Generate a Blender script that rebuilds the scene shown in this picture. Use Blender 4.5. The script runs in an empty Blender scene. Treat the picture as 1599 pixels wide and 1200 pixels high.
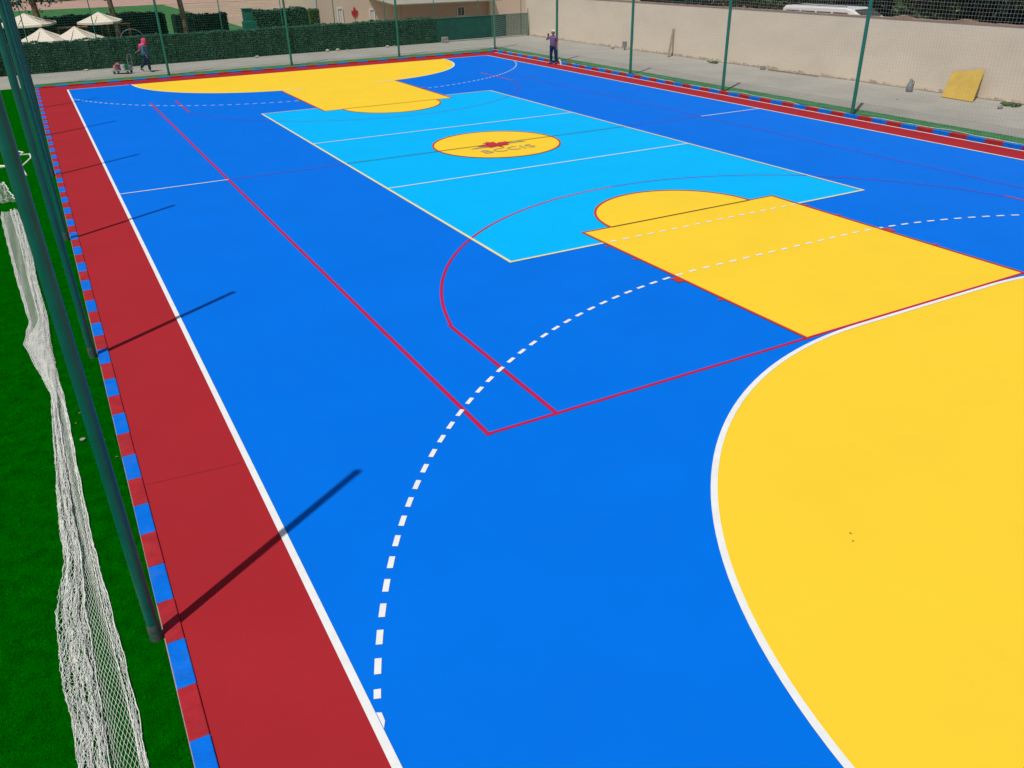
import bpy, bmesh, math, random
from mathutils import Vector, Matrix
random.seed(7)
S = bpy.context.scene
col = S.collection

# ------------------------------------------------------------------ camera
cam_d = bpy.data.cameras.new("camera")
cam_d.sensor_width = 36.0
cam_d.lens = 36.0 * 1276.9 / 1599.0
cam_d.clip_start = 0.05
cam_d.clip_end = 1000
cam = bpy.data.objects.new("camera", cam_d)
col.objects.link(cam)
YAW, PITCH, ROLL = 0.4931, 0.4880, -0.0220
f = Vector((math.sin(YAW) * math.cos(PITCH), math.cos(YAW) * math.cos(PITCH), -math.sin(PITCH)))
r = Vector((math.cos(YAW), -math.sin(YAW), 0))
u = r.cross(f)
r2 = math.cos(ROLL) * r + math.sin(ROLL) * u
u2 = -math.sin(ROLL) * r + math.cos(ROLL) * u
M4 = Matrix(((r2.x, u2.x, -f.x, -11.0294), (r2.y, u2.y, -f.y, -21.1387), (r2.z, u2.z, -f.z, 4.8877), (0, 0, 0, 1)))
cam.matrix_world = M4
S.camera = cam
S.render.resolution_x, S.render.resolution_y = 1024, 768

# ------------------------------------------------------------------ light
SUN_EL = math.radians(66.0)
sd = Vector((-0.834, -0.551, 0)).normalized()          # horizontal direction towards the sun
SUN_DIR = Vector((sd.x * math.cos(SUN_EL), sd.y * math.cos(SUN_EL), math.sin(SUN_EL)))
sun_d = bpy.data.lights.new("sun", 'SUN')
sun_d.energy = 4.0
sun_d.angle = math.radians(0.55)
sun_d.color = (1.0, 0.965, 0.90)
sun = bpy.data.objects.new("sun", sun_d)
sun.rotation_euler = SUN_DIR.to_track_quat('Z', 'Y').to_euler()
sun.location = SUN_DIR * 60
col.objects.link(sun)
W = bpy.data.worlds.new("World")
S.world = W
W.use_nodes = True
nt = W.node_tree
sky = nt.nodes.new('ShaderNodeTexSky')
sky.sky_type = 'NISHITA'
sky.sun_disc = False
sky.sun_elevation = SUN_EL
sky.sun_rotation = math.atan2(SUN_DIR.x, SUN_DIR.y)
sky.air_density = 1.2
sky.dust_density = 2.5
nt.links.new(sky.outputs[0], nt.nodes['Background'].inputs[0])
nt.nodes['Background'].inputs[1].default_value = 0.057
S.view_settings.view_transform = 'Standard'
S.view_settings.look = 'None'
S.view_settings.exposure = -0.32
S.view_settings.gamma = 1.0
S.cycles.max_bounces = 6
S.cycles.transparent_max_bounces = 8


# ------------------------------------------------------------------ materials
def mat(name, colr, rough=0.6, spec=0.3, var=0.0, vscale=3.0, bump=0.0, bscale=80.0, col2=None, metal=0.0,
        detail=4.0, dirt=0.0, dirtcol=(0.3, 0.25, 0.2), stretch=None, sheen=0.0):
    m = bpy.data.materials.new(name)
    m.use_nodes = True
    n, l = m.node_tree.nodes, m.node_tree.links
    b = n['Principled BSDF']
    b.inputs['Roughness'].default_value = rough
    b.inputs['Specular IOR Level'].default_value = spec
    b.inputs['Metallic'].default_value = metal
    if sheen:
        b.inputs['Sheen Weight'].default_value = sheen
    c = (*colr, 1)
    b.inputs['Base Color'].default_value = c
    tc = n.new('ShaderNodeTexCoord')
    vec = tc.outputs['Object']
    if stretch:
        mp = n.new('ShaderNodeMapping')
        mp.inputs['Scale'].default_value = stretch
        l.new(vec, mp.inputs['Vector'])
        vec = mp.outputs['Vector']
    last = None
    if var > 0 or col2:
        no = n.new('ShaderNodeTexNoise')
        no.inputs['Scale'].default_value = vscale
        no.inputs['Detail'].default_value = detail
        no.inputs['Roughness'].default_value = 0.6
        l.new(vec, no.inputs['Vector'])
        cr = n.new('ShaderNodeValToRGB')
        cr.color_ramp.elements[0].position = 0.32
        cr.color_ramp.elements[1].position = 0.68
        d = col2 if col2 else tuple(x * (1 - var) for x in colr)
        e = colr if col2 else tuple(min(1, x * (1 + var)) for x in colr)
        cr.color_ramp.elements[0].color = (*d, 1)
        cr.color_ramp.elements[1].color = (*e, 1)
        l.new(no.outputs['Fac'], cr.inputs['Fac'])
        last = cr.outputs['Color']
    if dirt > 0:
        no = n.new('ShaderNodeTexNoise')
        no.inputs['Scale'].default_value = vscale * 0.35
        no.inputs['Detail'].default_value = 8
        no.inputs['Roughness'].default_value = 0.7
        l.new(vec, no.inputs['Vector'])
        cr = n.new('ShaderNodeValToRGB')
        cr.color_ramp.elements[0].position = 0.52
        cr.color_ramp.elements[0].color = (0, 0, 0, 1)
        cr.color_ramp.elements[1].position = 0.75
        cr.color_ramp.elements[1].color = (dirt, dirt, dirt, 1)
        l.new(no.outputs['Fac'], cr.inputs['Fac'])
        mx = n.new('ShaderNodeMix')
        mx.data_type = 'RGBA'
        l.new(cr.outputs['Color'], mx.inputs[0])
        if last:
            l.new(last, mx.inputs[6])
        else:
            mx.inputs[6].default_value = c
        mx.inputs[7].default_value = (*dirtcol, 1)
        last = mx.outputs[2]
    if last:
        l.new(last, b.inputs['Base Color'])
    if bump > 0:
        no = n.new('ShaderNodeTexNoise')
        no.inputs['Scale'].default_value = bscale
        no.inputs['Detail'].default_value = 3
        l.new(vec, no.inputs['Vector'])
        bp = n.new('ShaderNodeBump')
        bp.inputs['Strength'].default_value = bump
        bp.inputs['Distance'].default_value = 0.01
        l.new(no.outputs['Fac'], bp.inputs['Height'])
        l.new(bp.outputs['Normal'], b.inputs['Normal'])
    return m


def court(name, c, k=0.045):
    return mat(name, c, rough=0.58, spec=0.06, var=k * 0.7, vscale=0.7, bump=0.25, bscale=160, dirt=0.10,
               dirtcol=tuple(0.82 * x + 0.012 for x in c))


M = {}
M['blue'] = court('blue_acrylic', (0.0, 0.163, 0.77))
M['light_blue'] = court('light_blue_acrylic', (0.0, 0.46, 0.95), 0.03)
M['yellow'] = court('yellow_acrylic', (0.92, 0.62, 0.038), 0.03)
M['red'] = court('brick_red_acrylic', (0.385, 0.022, 0.030), 0.06)
M['white_line'] = mat('white_line_paint', (0.80, 0.82, 0.82), 0.6, 0.25, var=0.05, vscale=6)
M['cream_line'] = mat('cream_line_paint', (0.80, 0.72, 0.36), 0.6, 0.25, var=0.05, vscale=6)
M['red_line'] = mat('crimson_line_paint', (0.50, 0.010, 0.075), 0.6, 0.25, var=0.06, vscale=6)
M['violet_line'] = mat('faded_violet_line_paint', (0.10, 0.045, 0.50), 0.6, 0.2)
M['orange_line'] = mat('orange_red_line_paint', (0.55, 0.045, 0.03), 0.6, 0.25, var=0.06, vscale=6)
M['dark_line'] = mat('maroon_line_paint', (0.09, 0.02, 0.03), 0.6, 0.25)
M['seam'] = mat('seam_filler', (0.31, 0.019, 0.028), 0.7, 0.2)
M['kerb_blue'] = mat('kerb_blue_paint', (0.0, 0.16, 0.74), 0.55, 0.15, var=0.12, vscale=7, bump=0.5, bscale=60, dirt=0.25, dirtcol=(0.12, 0.2, 0.5))
M['kerb_red'] = mat('kerb_red_paint', (0.40, 0.022, 0.032), 0.55, 0.15, var=0.14, vscale=7, bump=0.5, bscale=60, dirt=0.25, dirtcol=(0.30, 0.08, 0.07))
M['turf'] = mat('turf_backing', (0.0, 0.095, 0.0), 0.9, 0.0, var=0.25, vscale=6, bump=0.9, bscale=240)
M['blade'] = mat('turf_blade', (0.001, 0.20, 0.0), 0.75, 0.02, var=0.3, vscale=3)
M['strip_turf'] = mat('worn_turf', (0.055, 0.20, 0.085), 0.9, 0.1, var=0.25, vscale=2.5, bump=0.8, bscale=150)
M['far_turf'] = mat('lawn_turf', (0.05, 0.16, 0.05), 0.9, 0.1, var=0.3, vscale=1.2, bump=0.6, bscale=30)
M['concrete'] = mat('grey_concrete', (0.345, 0.335, 0.30), 0.85, 0.15, var=0.09, vscale=0.6, bump=0.5, bscale=40, detail=8,
                    dirt=0.35, dirtcol=(0.24, 0.225, 0.195))
M['ground'] = mat('sandy_ground', (0.40, 0.30, 0.22), 0.9, 0.1, var=0.15, vscale=0.3)
M['pink_paving'] = mat('pink_paving', (0.46, 0.30, 0.25), 0.85, 0.1, var=0.1, vscale=0.5)
M['plaster'] = mat('beige_plaster', (0.83, 0.72, 0.58), 0.9, 0.08, var=0.05, vscale=0.5, bump=0.4, bscale=35, detail=8,
                   dirt=0.25, dirtcol=(0.56, 0.45, 0.34), stretch=(1, 1, 2.0))
M['wall_cap'] = mat('brown_wall_cap', (0.34, 0.22, 0.16), 0.9, 0.1, var=0.2, vscale=2)
M['foot_stain'] = mat('damp_plaster_foot', (0.42, 0.35, 0.27), 0.95, 0.05, var=0.25, vscale=1.5, bump=0.7, bscale=20)
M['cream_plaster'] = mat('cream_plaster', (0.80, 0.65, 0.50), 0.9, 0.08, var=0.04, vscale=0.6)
M['shade_toned_plaster'] = mat('shade_toned_plaster', (0.62, 0.46, 0.37), 0.9, 0.08, var=0.05, vscale=0.6)  # cream wall under the lean-to, roof shade mixed into the colour
M['pole'] = mat('green_pole_paint', (0.003, 0.145, 0.105), 0.42, 0.45, var=0.15, vscale=4, dirt=0.25, dirtcol=(0.03, 0.12, 0.10))
M['pole_far'] = mat('green_post_paint', (0.02, 0.21, 0.14), 0.45, 0.4, var=0.1, vscale=4)
M['sleeve'] = mat('weathered_sleeve', (0.16, 0.13, 0.11), 0.8, 0.2, var=0.4, vscale=14, col2=(0.01, 0.11, 0.08))
M['steel'] = mat('galvanised_steel', (0.35, 0.36, 0.36), 0.45, 0.5, metal=0.6)
M['net_green'] = mat('green_net_cord', (0.10, 0.30, 0.22), 0.8, 0.1)
M['net_grey'] = mat('grey_net_cord', (0.62, 0.60, 0.53), 0.8, 0.1)
M['net_white'] = mat('white_net_cord', (0.80, 0.81, 0.77), 0.85, 0.1, var=0.12, vscale=8)
M['hedge_leaf'] = mat('hedge_leaf', (0.045, 0.120, 0.072), 0.7, 0.2, var=0.3, vscale=2)  # leaf and core greens lifted in colour to stand in for distance haze
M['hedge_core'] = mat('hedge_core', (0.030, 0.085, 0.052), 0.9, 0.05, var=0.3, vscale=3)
M['screen'] = mat('green_shade_cloth', (0.028, 0.13, 0.105), 0.85, 0.1, var=0.15, vscale=2)
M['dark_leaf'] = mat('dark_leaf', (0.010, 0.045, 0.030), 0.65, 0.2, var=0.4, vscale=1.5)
M['tree_leaf'] = mat('tree_leaf', (0.045, 0.085, 0.030), 0.65, 0.25, var=0.4, vscale=1.2)
M['tree_leaf2'] = mat('olive_leaf', (0.085, 0.12, 0.05), 0.65, 0.25, var=0.35, vscale=1.2)
M['bark'] = mat('brown_bark', (0.22, 0.145, 0.10), 0.9, 0.1, var=0.3, vscale=6, bump=0.8, bscale=20)
M['canvas'] = mat('cream_canvas', (0.72, 0.66, 0.55), 0.85, 0.1, var=0.04, vscale=2)
M['wood'] = mat('brown_wood', (0.26, 0.12, 0.06), 0.7, 0.2, var=0.25, vscale=5, stretch=(1, 1, 6))
M['plank'] = mat('weathered_plank', (0.33, 0.25, 0.18), 0.8, 0.1, var=0.25, vscale=5)
M['board'] = mat('yellow_board', (0.55, 0.37, 0.07), 0.7, 0.2, var=0.08, vscale=3, dirt=0.3, dirtcol=(0.5, 0.33, 0.08))
M['grey_plastic'] = mat('grey_plastic', (0.22, 0.24, 0.26), 0.5, 0.4, var=0.2, vscale=8)
M['white_plastic'] = mat('white_plastic', (0.75, 0.76, 0.76), 0.4, 0.4)
M['dark_rubber'] = mat('dark_rubber', (0.02, 0.02, 0.022), 0.7, 0.3)
M['stone'] = mat('pale_stone', (0.45, 0.41, 0.36), 0.9, 0.1, var=0.2, vscale=9, bump=0.6, bscale=20)
M['block'] = mat('grey_block', (0.33, 0.31, 0.29), 0.9, 0.1, var=0.2, vscale=9, bump=0.6, bscale=20)
M['weed'] = mat('weed_leaf', (0.10, 0.18, 0.06), 0.7, 0.2, var=0.3, vscale=8)
M['dead_leaf'] = mat('dead_leaf', (0.25, 0.20, 0.10), 0.8, 0.1, var=0.3, vscale=20)
M['cabinet'] = mat('green_cabinet_paint', (0.008, 0.16, 0.10), 0.5, 0.4, var=0.08, vscale=3)
M['box_leaf'] = mat('bright_hedge_leaf', (0.07, 0.13, 0.035), 0.7, 0.2, var=0.3, vscale=2)
M['glass'] = mat('dark_window_glass', (0.07, 0.075, 0.08), 0.1, 0.6)
M['frame'] = mat('white_window_frame', (0.78, 0.78, 0.76), 0.5, 0.3)
M['leaf_sign'] = mat('red_sign_paint', (0.55, 0.02, 0.035), 0.5, 0.3)
M['roof'] = mat('grey_roof_sheet', (0.34, 0.33, 0.27), 0.7, 0.3, var=0.06, vscale=1)
M['car'] = mat('white_car_paint', (0.75, 0.76, 0.77), 0.3, 0.5)
M['skin'] = mat('skin', (0.42, 0.22, 0.15), 0.55, 0.3)
M['hair'] = mat('black_hair', (0.015, 0.012, 0.012), 0.6, 0.3)
M['purple'] = mat('plum_cotton', (0.18, 0.115, 0.21), 0.9, 0.1, var=0.15, vscale=8)
M['denim'] = mat('navy_denim', (0.012, 0.045, 0.13), 0.9, 0.1, var=0.2, vscale=12)
M['navy'] = mat('dark_navy_cotton', (0.008, 0.014, 0.075), 0.9, 0.1, var=0.2, vscale=12)
M['grey_blue'] = mat('grey_blue_cotton', (0.075, 0.18, 0.30), 0.9, 0.1, var=0.15, vscale=10)
M['pink'] = mat('hot_pink_cloth', (0.85, 0.07, 0.20), 0.8, 0.15, var=0.12, vscale=12)
M['white_cloth'] = mat('white_cap_cloth', (0.72, 0.72, 0.76), 0.8, 0.15)
M['shoe'] = mat('dark_shoe', (0.03, 0.03, 0.04), 0.6, 0.3)
M['salmon'] = mat('salmon_cloth', (0.60, 0.17, 0.13), 0.85, 0.1, var=0.2, vscale=10)
M['mauve'] = mat('mauve_plastic', (0.26, 0.10, 0.20), 0.5, 0.3)
M['can_green'] = mat('green_can', (0.01, 0.16, 0.07), 0.4, 0.4)
M['logo_navy'] = mat('faded_navy_paint', (0.50, 0.38, 0.22), 0.6, 0.2)
M['logo_grey'] = mat('grey_brush_paint', (0.46, 0.41, 0.28), 0.6, 0.2)
M['logo_red'] = mat('maple_red_paint', (0.50, 0.03, 0.05), 0.6, 0.2)
M['faint'] = mat('faded_print', (0.80, 0.50, 0.06), 0.6, 0.2)


# ------------------------------------------------------------------ mesh helpers
class MB:
    def __init__(s):
        s.v, s.f, s.m = [], [], []

    def add(s, vs, fs, mi=0):
        b = len(s.v)
        s.v += [tuple(p) for p in vs]
        s.f += [tuple(b + i for i in q) for q in fs]
        s.m += [mi] * len(fs)

    def box(s, x0, x1, y0, y1, z0, z1, mi=0, T=None):
        vs = [(x, y, z) for z in (z0, z1) for x, y in ((x0, y0), (x1, y0), (x1, y1), (x0, y1))]
        if T:
            vs = [T @ Vector(p) for p in vs]
        s.add(vs, [(3, 2, 1, 0), (4, 5, 6, 7), (0, 1, 5, 4), (1, 2, 6, 5), (2, 3, 7, 6), (3, 0, 4, 7)], mi)

    def cbox(s, x0, x1, y0, y1, z0, z1, c=0.01, mi=0, T=None):      # chamfered box
        bm = bmesh.new()
        bmesh.ops.create_cube(bm, size=1)
        for v in bm.verts:
            v.co = Vector(((x0 + x1) / 2 + v.co.x * (x1 - x0), (y0 + y1) / 2 + v.co.y * (y1 - y0), (z0 + z1) / 2 + v.co.z * (z1 - z0)))
        bmesh.ops.bevel(bm, geom=list(bm.edges), offset=c, segments=2, affect='EDGES', profile=0.5)
        vs = [v.co.copy() for v in bm.verts]
        if T:
            vs = [T @ p for p in vs]
        bm.verts.index_update()
        s.add(vs, [[v.index for v in q.verts] for q in bm.faces], mi)
        bm.free()

    def tube(s, pts, rad, n=8, mi=0, caps=True):
        pts = [Vector(p) for p in pts]
        rs = rad if isinstance(rad, (list, tuple)) else [rad] * len(pts)
        b = len(s.v)
        prev = None
        for i, p in enumerate(pts):
            t = (pts[min(i + 1, len(pts) - 1)] - pts[max(i - 1, 0)]).normalized()
            a = Vector((0, 0, 1)) if abs(t.z) < 0.9 else Vector((1, 0, 0))
            x = t.cross(a).normalized() if prev is None else (prev - t * prev.dot(t)).normalized()
            prev = x
            y = t.cross(x)
            for k in range(n):
                an = 2 * math.pi * k / n
                s.v.append(tuple(p + (x * math.cos(an) + y * math.sin(an)) * rs[i]))
        for i in range(len(pts) - 1):
            for k in range(n):
                s.f.append((b + i * n + k, b + i * n + (k + 1) % n, b + (i + 1) * n + (k + 1) % n, b + (i + 1) * n + k))
                s.m.append(mi)
        if caps:
            s.f.append(tuple(b + k for k in reversed(range(n))))
            s.f.append(tuple(b + (len(pts) - 1) * n + k for k in range(n)))
            s.m += [mi, mi]

    def build(s, name, mats, parent=None, smooth=False, loc=None):
        me = bpy.data.meshes.new(name)
        me.from_pydata(s.v, [], s.f)
        if not isinstance(mats, (list, tuple)):
            mats = [mats]
        for m in mats:
            me.materials.append(m)
        if len(mats) > 1:
            me.polygons.foreach_set('material_index', s.m)
        if smooth:
            me.polygons.foreach_set('use_smooth', [True] * len(me.polygons))
            try:
                me.set_sharp_from_angle(angle=math.radians(42))
            except Exception:
                pass
        me.update()
        o = bpy.data.objects.new(name, me)
        col.objects.link(o)
        if parent:
            o.parent = parent
        if loc:
            o.location = loc
        return o


def tag(o, label=None, cat=None, group=None, kind=None):
    if label: o['label'] = label
    if cat: o['category'] = cat
    if group: o['group'] = group
    if kind: o['kind'] = kind
    return o


def thing(name, label, cat, loc=(0, 0, 0), rz=0.0, group=None):
    o = bpy.data.objects.new(name, None)
    o.empty_display_size = 0.2
    col.objects.link(o)
    o.location = loc
    o.rotation_euler = (0, 0, rz)
    return tag(o, label, cat, group)


def dup(root, loc, rz=None, label=None):
    c = root.copy()
    col.objects.link(c)
    c.location = loc
    if rz is not None:
        c.rotation_euler = (0, 0, rz)
    if label:
        c['label'] = label
    for ch in list(root.children):
        d = ch.copy()
        col.objects.link(d)
        d.parent = c
        for g in list(ch.children):
            e = g.copy()
            col.objects.link(e)
            e.parent = d
    return c


# ------------------------------------------------------------------ flat painted sheets
def sheet(name, polys, z, m, label=None):
    b = MB()
    for p in polys:
        # ngon fan from the first point is avoided: build strips where given as quads
        b.add([(x, y, z) for x, y in p], [tuple(range(len(p)))])
    o = b.build(name, m)
    o['kind'] = 'structure'
    return o


def rect(x0, x1, y0, y1):
    return [(x0, y0), (x1, y0), (x1, y1), (x0, y1)]


def line(x0, y0, x1, y1, w):
    d = Vector((x1 - x0, y1 - y0)).normalized()
    n = Vector((-d.y, d.x)) * w / 2
    return [(x0 - n.x, y0 - n.y), (x1 - n.x, y1 - n.y), (x1 + n.x, y1 + n.y), (x0 + n.x, y0 + n.y)]


def arc(cx, cy, rad, a0, a1, w, n=48):
    out = []
    for i in range(n):
        t0, t1 = a0 + (a1 - a0) * i / n, a0 + (a1 - a0) * (i + 1) / n
        q = [(cx + (rad - w / 2) * math.cos(t0), cy + (rad - w / 2) * math.sin(t0)),
             (cx + (rad + w / 2) * math.cos(t0), cy + (rad + w / 2) * math.sin(t0)),
             (cx + (rad + w / 2) * math.cos(t1), cy + (rad + w / 2) * math.sin(t1)),
             (cx + (rad - w / 2) * math.cos(t1), cy + (rad - w / 2) * math.sin(t1))]
        out.append(q)
    return out


def ccw(p):
    a = sum(p[i][0] * p[(i + 1) % len(p)][1] - p[(i + 1) % len(p)][0] * p[i][1] for i in range(len(p)))
    return p if a > 0 else p[::-1]


def ring_sheet(name, groups, z, m):
    b = MB()
    for k, g in enumerate(groups):                     # strokes that cross lie a hair above one another
        for p in (g if isinstance(g[0][0], (list, tuple)) else [g]):
            p = ccw(p)
            b.add([(x, y, z + 0.00015 * k) for x, y in p], [tuple(range(len(p)))])
    o = b.build(name, m)
    o['kind'] = 'structure'
    return o


PI = math.pi
KX0, KX1, KY = 11.08, 11.06, 21.3        # inner faces of the kerb: left, right, far and near
# big ground, pavement
sheet('ground', [rect(-150, 250, -120, 260)], -0.03, M['ground'])
sheet('pavement', [rect(-30, 18.2, -60, 29.2)], -0.012, M['concrete'])
sheet('court_apron', [rect(-KX0 - 0.01, KX1 + 0.01, -KY - 0.01, KY + 0.01)], 0.0, M['red'])
sheet('court_floor', [rect(-10, 10, -20, 20)], 0.004, M['blue'])
VX, VY = 4.45, 9.0
sheet('volleyball_court', [rect(-VX, VX, -VY, VY)], 0.0055, M['light_blue'])


def goal_area(sg, rad=5.97):
    p = [(-1.5 - rad, sg * 20.0)]
    for i in range(0, 41):
        t = PI - (PI / 2) * i / 40
        p.append((-1.5 + rad * math.cos(t), sg * (20 - rad * math.sin(t))))
    for i in range(0, 41):
        t = PI / 2 - (PI / 2) * i / 40
        p.append((1.5 + rad * math.cos(t), sg * (20 - rad * math.sin(t))))
    return ccw(p)


sheet('goal_area', [goal_area(-1)], 0.0065, M['yellow'])
sheet('goal_area', [goal_area(1)], 0.0065, M['yellow'])
KW, KF = 2.45, 8.27
sheet('free_throw_lane', [rect(-KW, KW, -13.99, -KF)], 0.0075, M['yellow'])
sheet('free_throw_lane', [rect(-KW, KW, KF, 14.2)], 0.0075, M['yellow'])
for sg in (-1, 1):
    pts = [(1.8 * math.cos(t), sg * (KF - 1.8 * math.sin(t))) for t in [PI * i / 48 for i in range(49)]]
    sheet('free_throw_circle', [ccw(pts)], 0.0075, M['yellow'])
sheet('centre_circle', [[(1.5 * 1.0 * math.cos(2 * PI * i / 72) * 1.2, 1.8 * math.sin(2 * PI * i / 72)) for i in range(72)]], 0.0075, M['yellow'])

# white markings
wl = [rect(-10.055, -9.99, -20, 20), rect(9.985, 10.045, -20, 20), line(7.5, 20.0, 10, 20.0, 0.05), line(-10, 20.0, -7.6, 20.0, 0.04), line(-10, -20, 10, -20, 0.06)]
wl += [line(-9.985, 0, -7.5, 0, 0.05), line(7.5, 0, 9.985, 0, 0.05)]
for sg in (-1, 1):
    w = 0.068 if sg < 0 else 0.06
    wl.append(arc(-1.5, sg * 20, 5.97, PI / 2 if sg < 0 else -PI, PI if sg < 0 else -PI / 2, w))
    wl.append(arc(1.5, sg * 20, 5.97, 0 if sg < 0 else -PI / 2, PI / 2 if sg < 0 else 0, w))
    if sg < 0:
        wl.append(line(-1.5, -14.03, 1.5, -14.03, w))
wl += [line(-VX, -3, VX, -3, 0.05), line(-VX, 3, VX, 3, 0.05)]
wl.append([(-9.986, -17.16), (-9.955, -17.10), (-9.95, -17.02), (-9.986, -17.0)])
ring_sheet('white_markings', wl, 0.0115, M['white_line'])
# far volleyball and near volleyball outline, cream
cl = [rect(-VX - 0.06, -VX, -VY - 0.03, VY + 0.03), rect(VX, VX + 0.06, -VY - 0.03, VY + 0.03)]
cl += [line(-VX, -VY, -KW - 0.02, -VY, 0.06), line(KW + 0.02, -VY, VX, -VY, 0.06), line(-VX, VY, -KW - 0.02, VY, 0.06), line(KW + 0.02, VY, VX, VY, 0.06)]
ring_sheet('cream_markings', cl, 0.0135, M['cream_line'])


# dashed nine metre lines
def nine(sg):
    R9 = 8.99
    a_end = math.acos(-8.43 / R9)          # where the arc meets the touchline
    L1 = R9 * (a_end - PI / 2)
    tot = 2 * L1 + 3.0

    def pt(s, off):
        if s < L1:
            a = a_end - s / R9
            return (-1.5 + (R9 + off) * math.cos(a), sg * (20 - (R9 + off) * math.sin(a)))
        if s < L1 + 3:
            return (-1.5 + s - L1, sg * (20 - R9 - off))
        a = PI / 2 - (s - L1 - 3) / R9
        return (1.5 + (R9 + off) * math.cos(a), sg * (20 - (R9 + off) * math.sin(a)))
    out = []
    s = -0.01
    first = True
    while s < tot - 0.2:
        ln = 0.09 if first else 0.16
        first = False
        q = ccw([pt(s, -0.027), pt(s + ln, -0.027), pt(s + ln, 0.027), pt(s, 0.027)])
        if not (sg > 0 and abs(q[0][0]) < KW + 0.1):
            out.append(q)
        s += ln + 0.145
    return out


dl = nine(-1) + nine(1)
x = -KW + 0.1
while x < KW - 0.1:
    dl.append(rect(x, x + 0.15, -VY - 0.025, -VY + 0.025))
    x += 0.29
sheet('dashed_markings', dl, 0.0125, M['white_line'])

# crimson basketball markings
rl = [line(-7.5, -14.0, -7.5, 14.0, 0.06), line(-7.53, -13.965, 7.5, -13.965, 0.05)]
vm = [line(7.5, -14.0, 7.5, 14.0, 0.05), line(-7.45, 0, -VX - 0.06, 0, 0.05), line(VX + 0.06, 0, 7.45, 0, 0.05)]
for sg in (-1, 1):
    yc = 12.425
    a0 = math.asin((yc - 10.95) / 6.72)
    ar = arc(0, sg * yc, 6.72, a0, PI - a0, 0.05 if sg < 0 else 0.04, 96)
    if sg > 0:
        ar = [[(px, 2 * sg * yc - py) for px, py in q] for q in ar]
    if sg > 0:
        vm.append(ar)
    else:                                              # the worn right half of the arc has faded to violet
        rl.append(ar[48:])
        vm.append(ar[:48])
    for sx in (-1, 1):
        rl.append(line(sx * 6.58, sg * 14, sx * 6.58, sg * 10.93, 0.06))
ring_sheet('violet_markings', vm, 0.0085, M['violet_line'])
ring_sheet('crimson_markings', rl, 0.0095, M['red_line'])
ol = []
for sg in (-1, 1):
    w = 0.05
    for sx in (-1, 1):
        ol.append(line(sx * (KW + 0.025), sg * 14.0, sx * (KW + 0.025), sg * (KF - 0.03), w))
        for ty, tw in ((9.2, 0.05), (10.05, 0.05), (11.24, 0.22), (12.27, 0.05)):
            a, c = sx * (KW + 0.05), sx * (KW + (0.17 if tw > 0.1 else 0.14))
            ol.append(rect(min(a, c), max(a, c), sg * ty - tw / 2, sg * ty + tw / 2))
        ol.append(line(sx * 1.8, sg * (KF - 0.015), sx * (KW + 0.05), sg * (KF - 0.015), 0.035))
    ar = arc(0, sg * KF, 1.82, 0, PI, 0.05, 48)
    if sg > 0:
        ar = [[(px, 2 * sg * KF - py) for px, py in q] for q in ar]
    ol.append(ar)
ol.append(arc(0, 0, 1.81, 0, 2 * PI, 0.05, 80))
ring_sheet('orange_red_markings', ol, 0.0145, M['orange_line'])
kl = [line(-VX + 0.0, 0, VX, 0, 0.035), line(-1.8, -KF, 1.8, -KF, 0.03), line(-1.8, KF, 1.8, KF, 0.035)]
ring_sheet('maroon_markings', kl, 0.0185, M['dark_line'])
ring_sheet('apron_seams', [line(-11.06, -13.03, -10.08, -13.12, 0.005), line(-11.06, -4.1, -10.08, -4.1, 0.008), line(-11.06, 7.9, -10.08, 7.9, 0.008)], 0.004, M['seam'])
ring_sheet('apron_edge_line', [rect(10.97, 11.03, -21, 21.0)], 0.006, M['white_line'])

# centre emblem: maple leaf, brush stroke and lettering, painted flat on the circle
leaf_half = [(0, 1.0), (0.12, 0.76), (0.27, 0.84), (0.22, 0.42), (0.44, 0.60), (0.49, 0.50), (0.78, 0.54), (0.70, 0.34),
             (0.80, 0.27), (0.46, 0.0), (0.51, -0.12), (0.06, -0.06), (0.04, -0.42)]


def leaf_poly(cx, cy, sx, sy, rot=0.0):
    p = leaf_half + [(-a, b) for a, b in reversed(leaf_half[1:])]
    c, s_ = math.cos(rot), math.sin(rot)
    return [(cx + (a * c - b * s_) * sx, cy + (a * s_ + b * c) * sy) for a, b in p]


ring_sheet('emblem_leaf', [leaf_poly(-0.10, -0.30, 0.66, 0.66, 0.12)], 0.0200, M['logo_red'])
br = []
for i in range(10):
    t0, t1 = i / 10, (i + 1) / 10
    for a, b, y0_, bend, ww in ((-0.95, -0.42, -0.30, 0.05, 0.05), (0.30, 0.85, -0.20, 0.10, 0.055)):
        xa, xb = a + (b - a) * t0, a + (b - a) * t1
        ya, yb = y0_ + bend * math.sin(t0 * PI), y0_ + bend * math.sin(t1 * PI)
        wa, wb = ww * (0.2 + math.sin(t0 * PI)), ww * (0.2 + math.sin(t1 * PI))
        br.append([(xa, ya - wa), (xb, yb - wb), (xb, yb + wb), (xa, ya + wa)])
ring_sheet('emblem_brush_stroke', br, 0.0207, M['logo_grey'])


def text_mesh(name, body, size, loc, m, spacing=1.0, rz=0, sx=1.0, z=0.0):
    c = bpy.data.curves.new(name, 'FONT')
    c.body = body
    c.size = size
    c.align_x = 'CENTER'
    c.align_y = 'CENTER'
    c.space_character = spacing
    o = bpy.data.objects.new(name + '_tmp', c)
    col.objects.link(o)
    dg = bpy.context.evaluated_depsgraph_get()
    me = bpy.data.meshes.new_from_object(o.evaluated_get(dg))
    bpy.data.objects.remove(o)
    me.name = name
    me.materials.clear()
    me.materials.append(m)
    t = bpy.data.objects.new(name, me)
    col.objects.link(t)
    t.location = loc
    t.rotation_euler = (0, 0, rz)
    t.scale = (sx, 1, 1)
    return t


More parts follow.
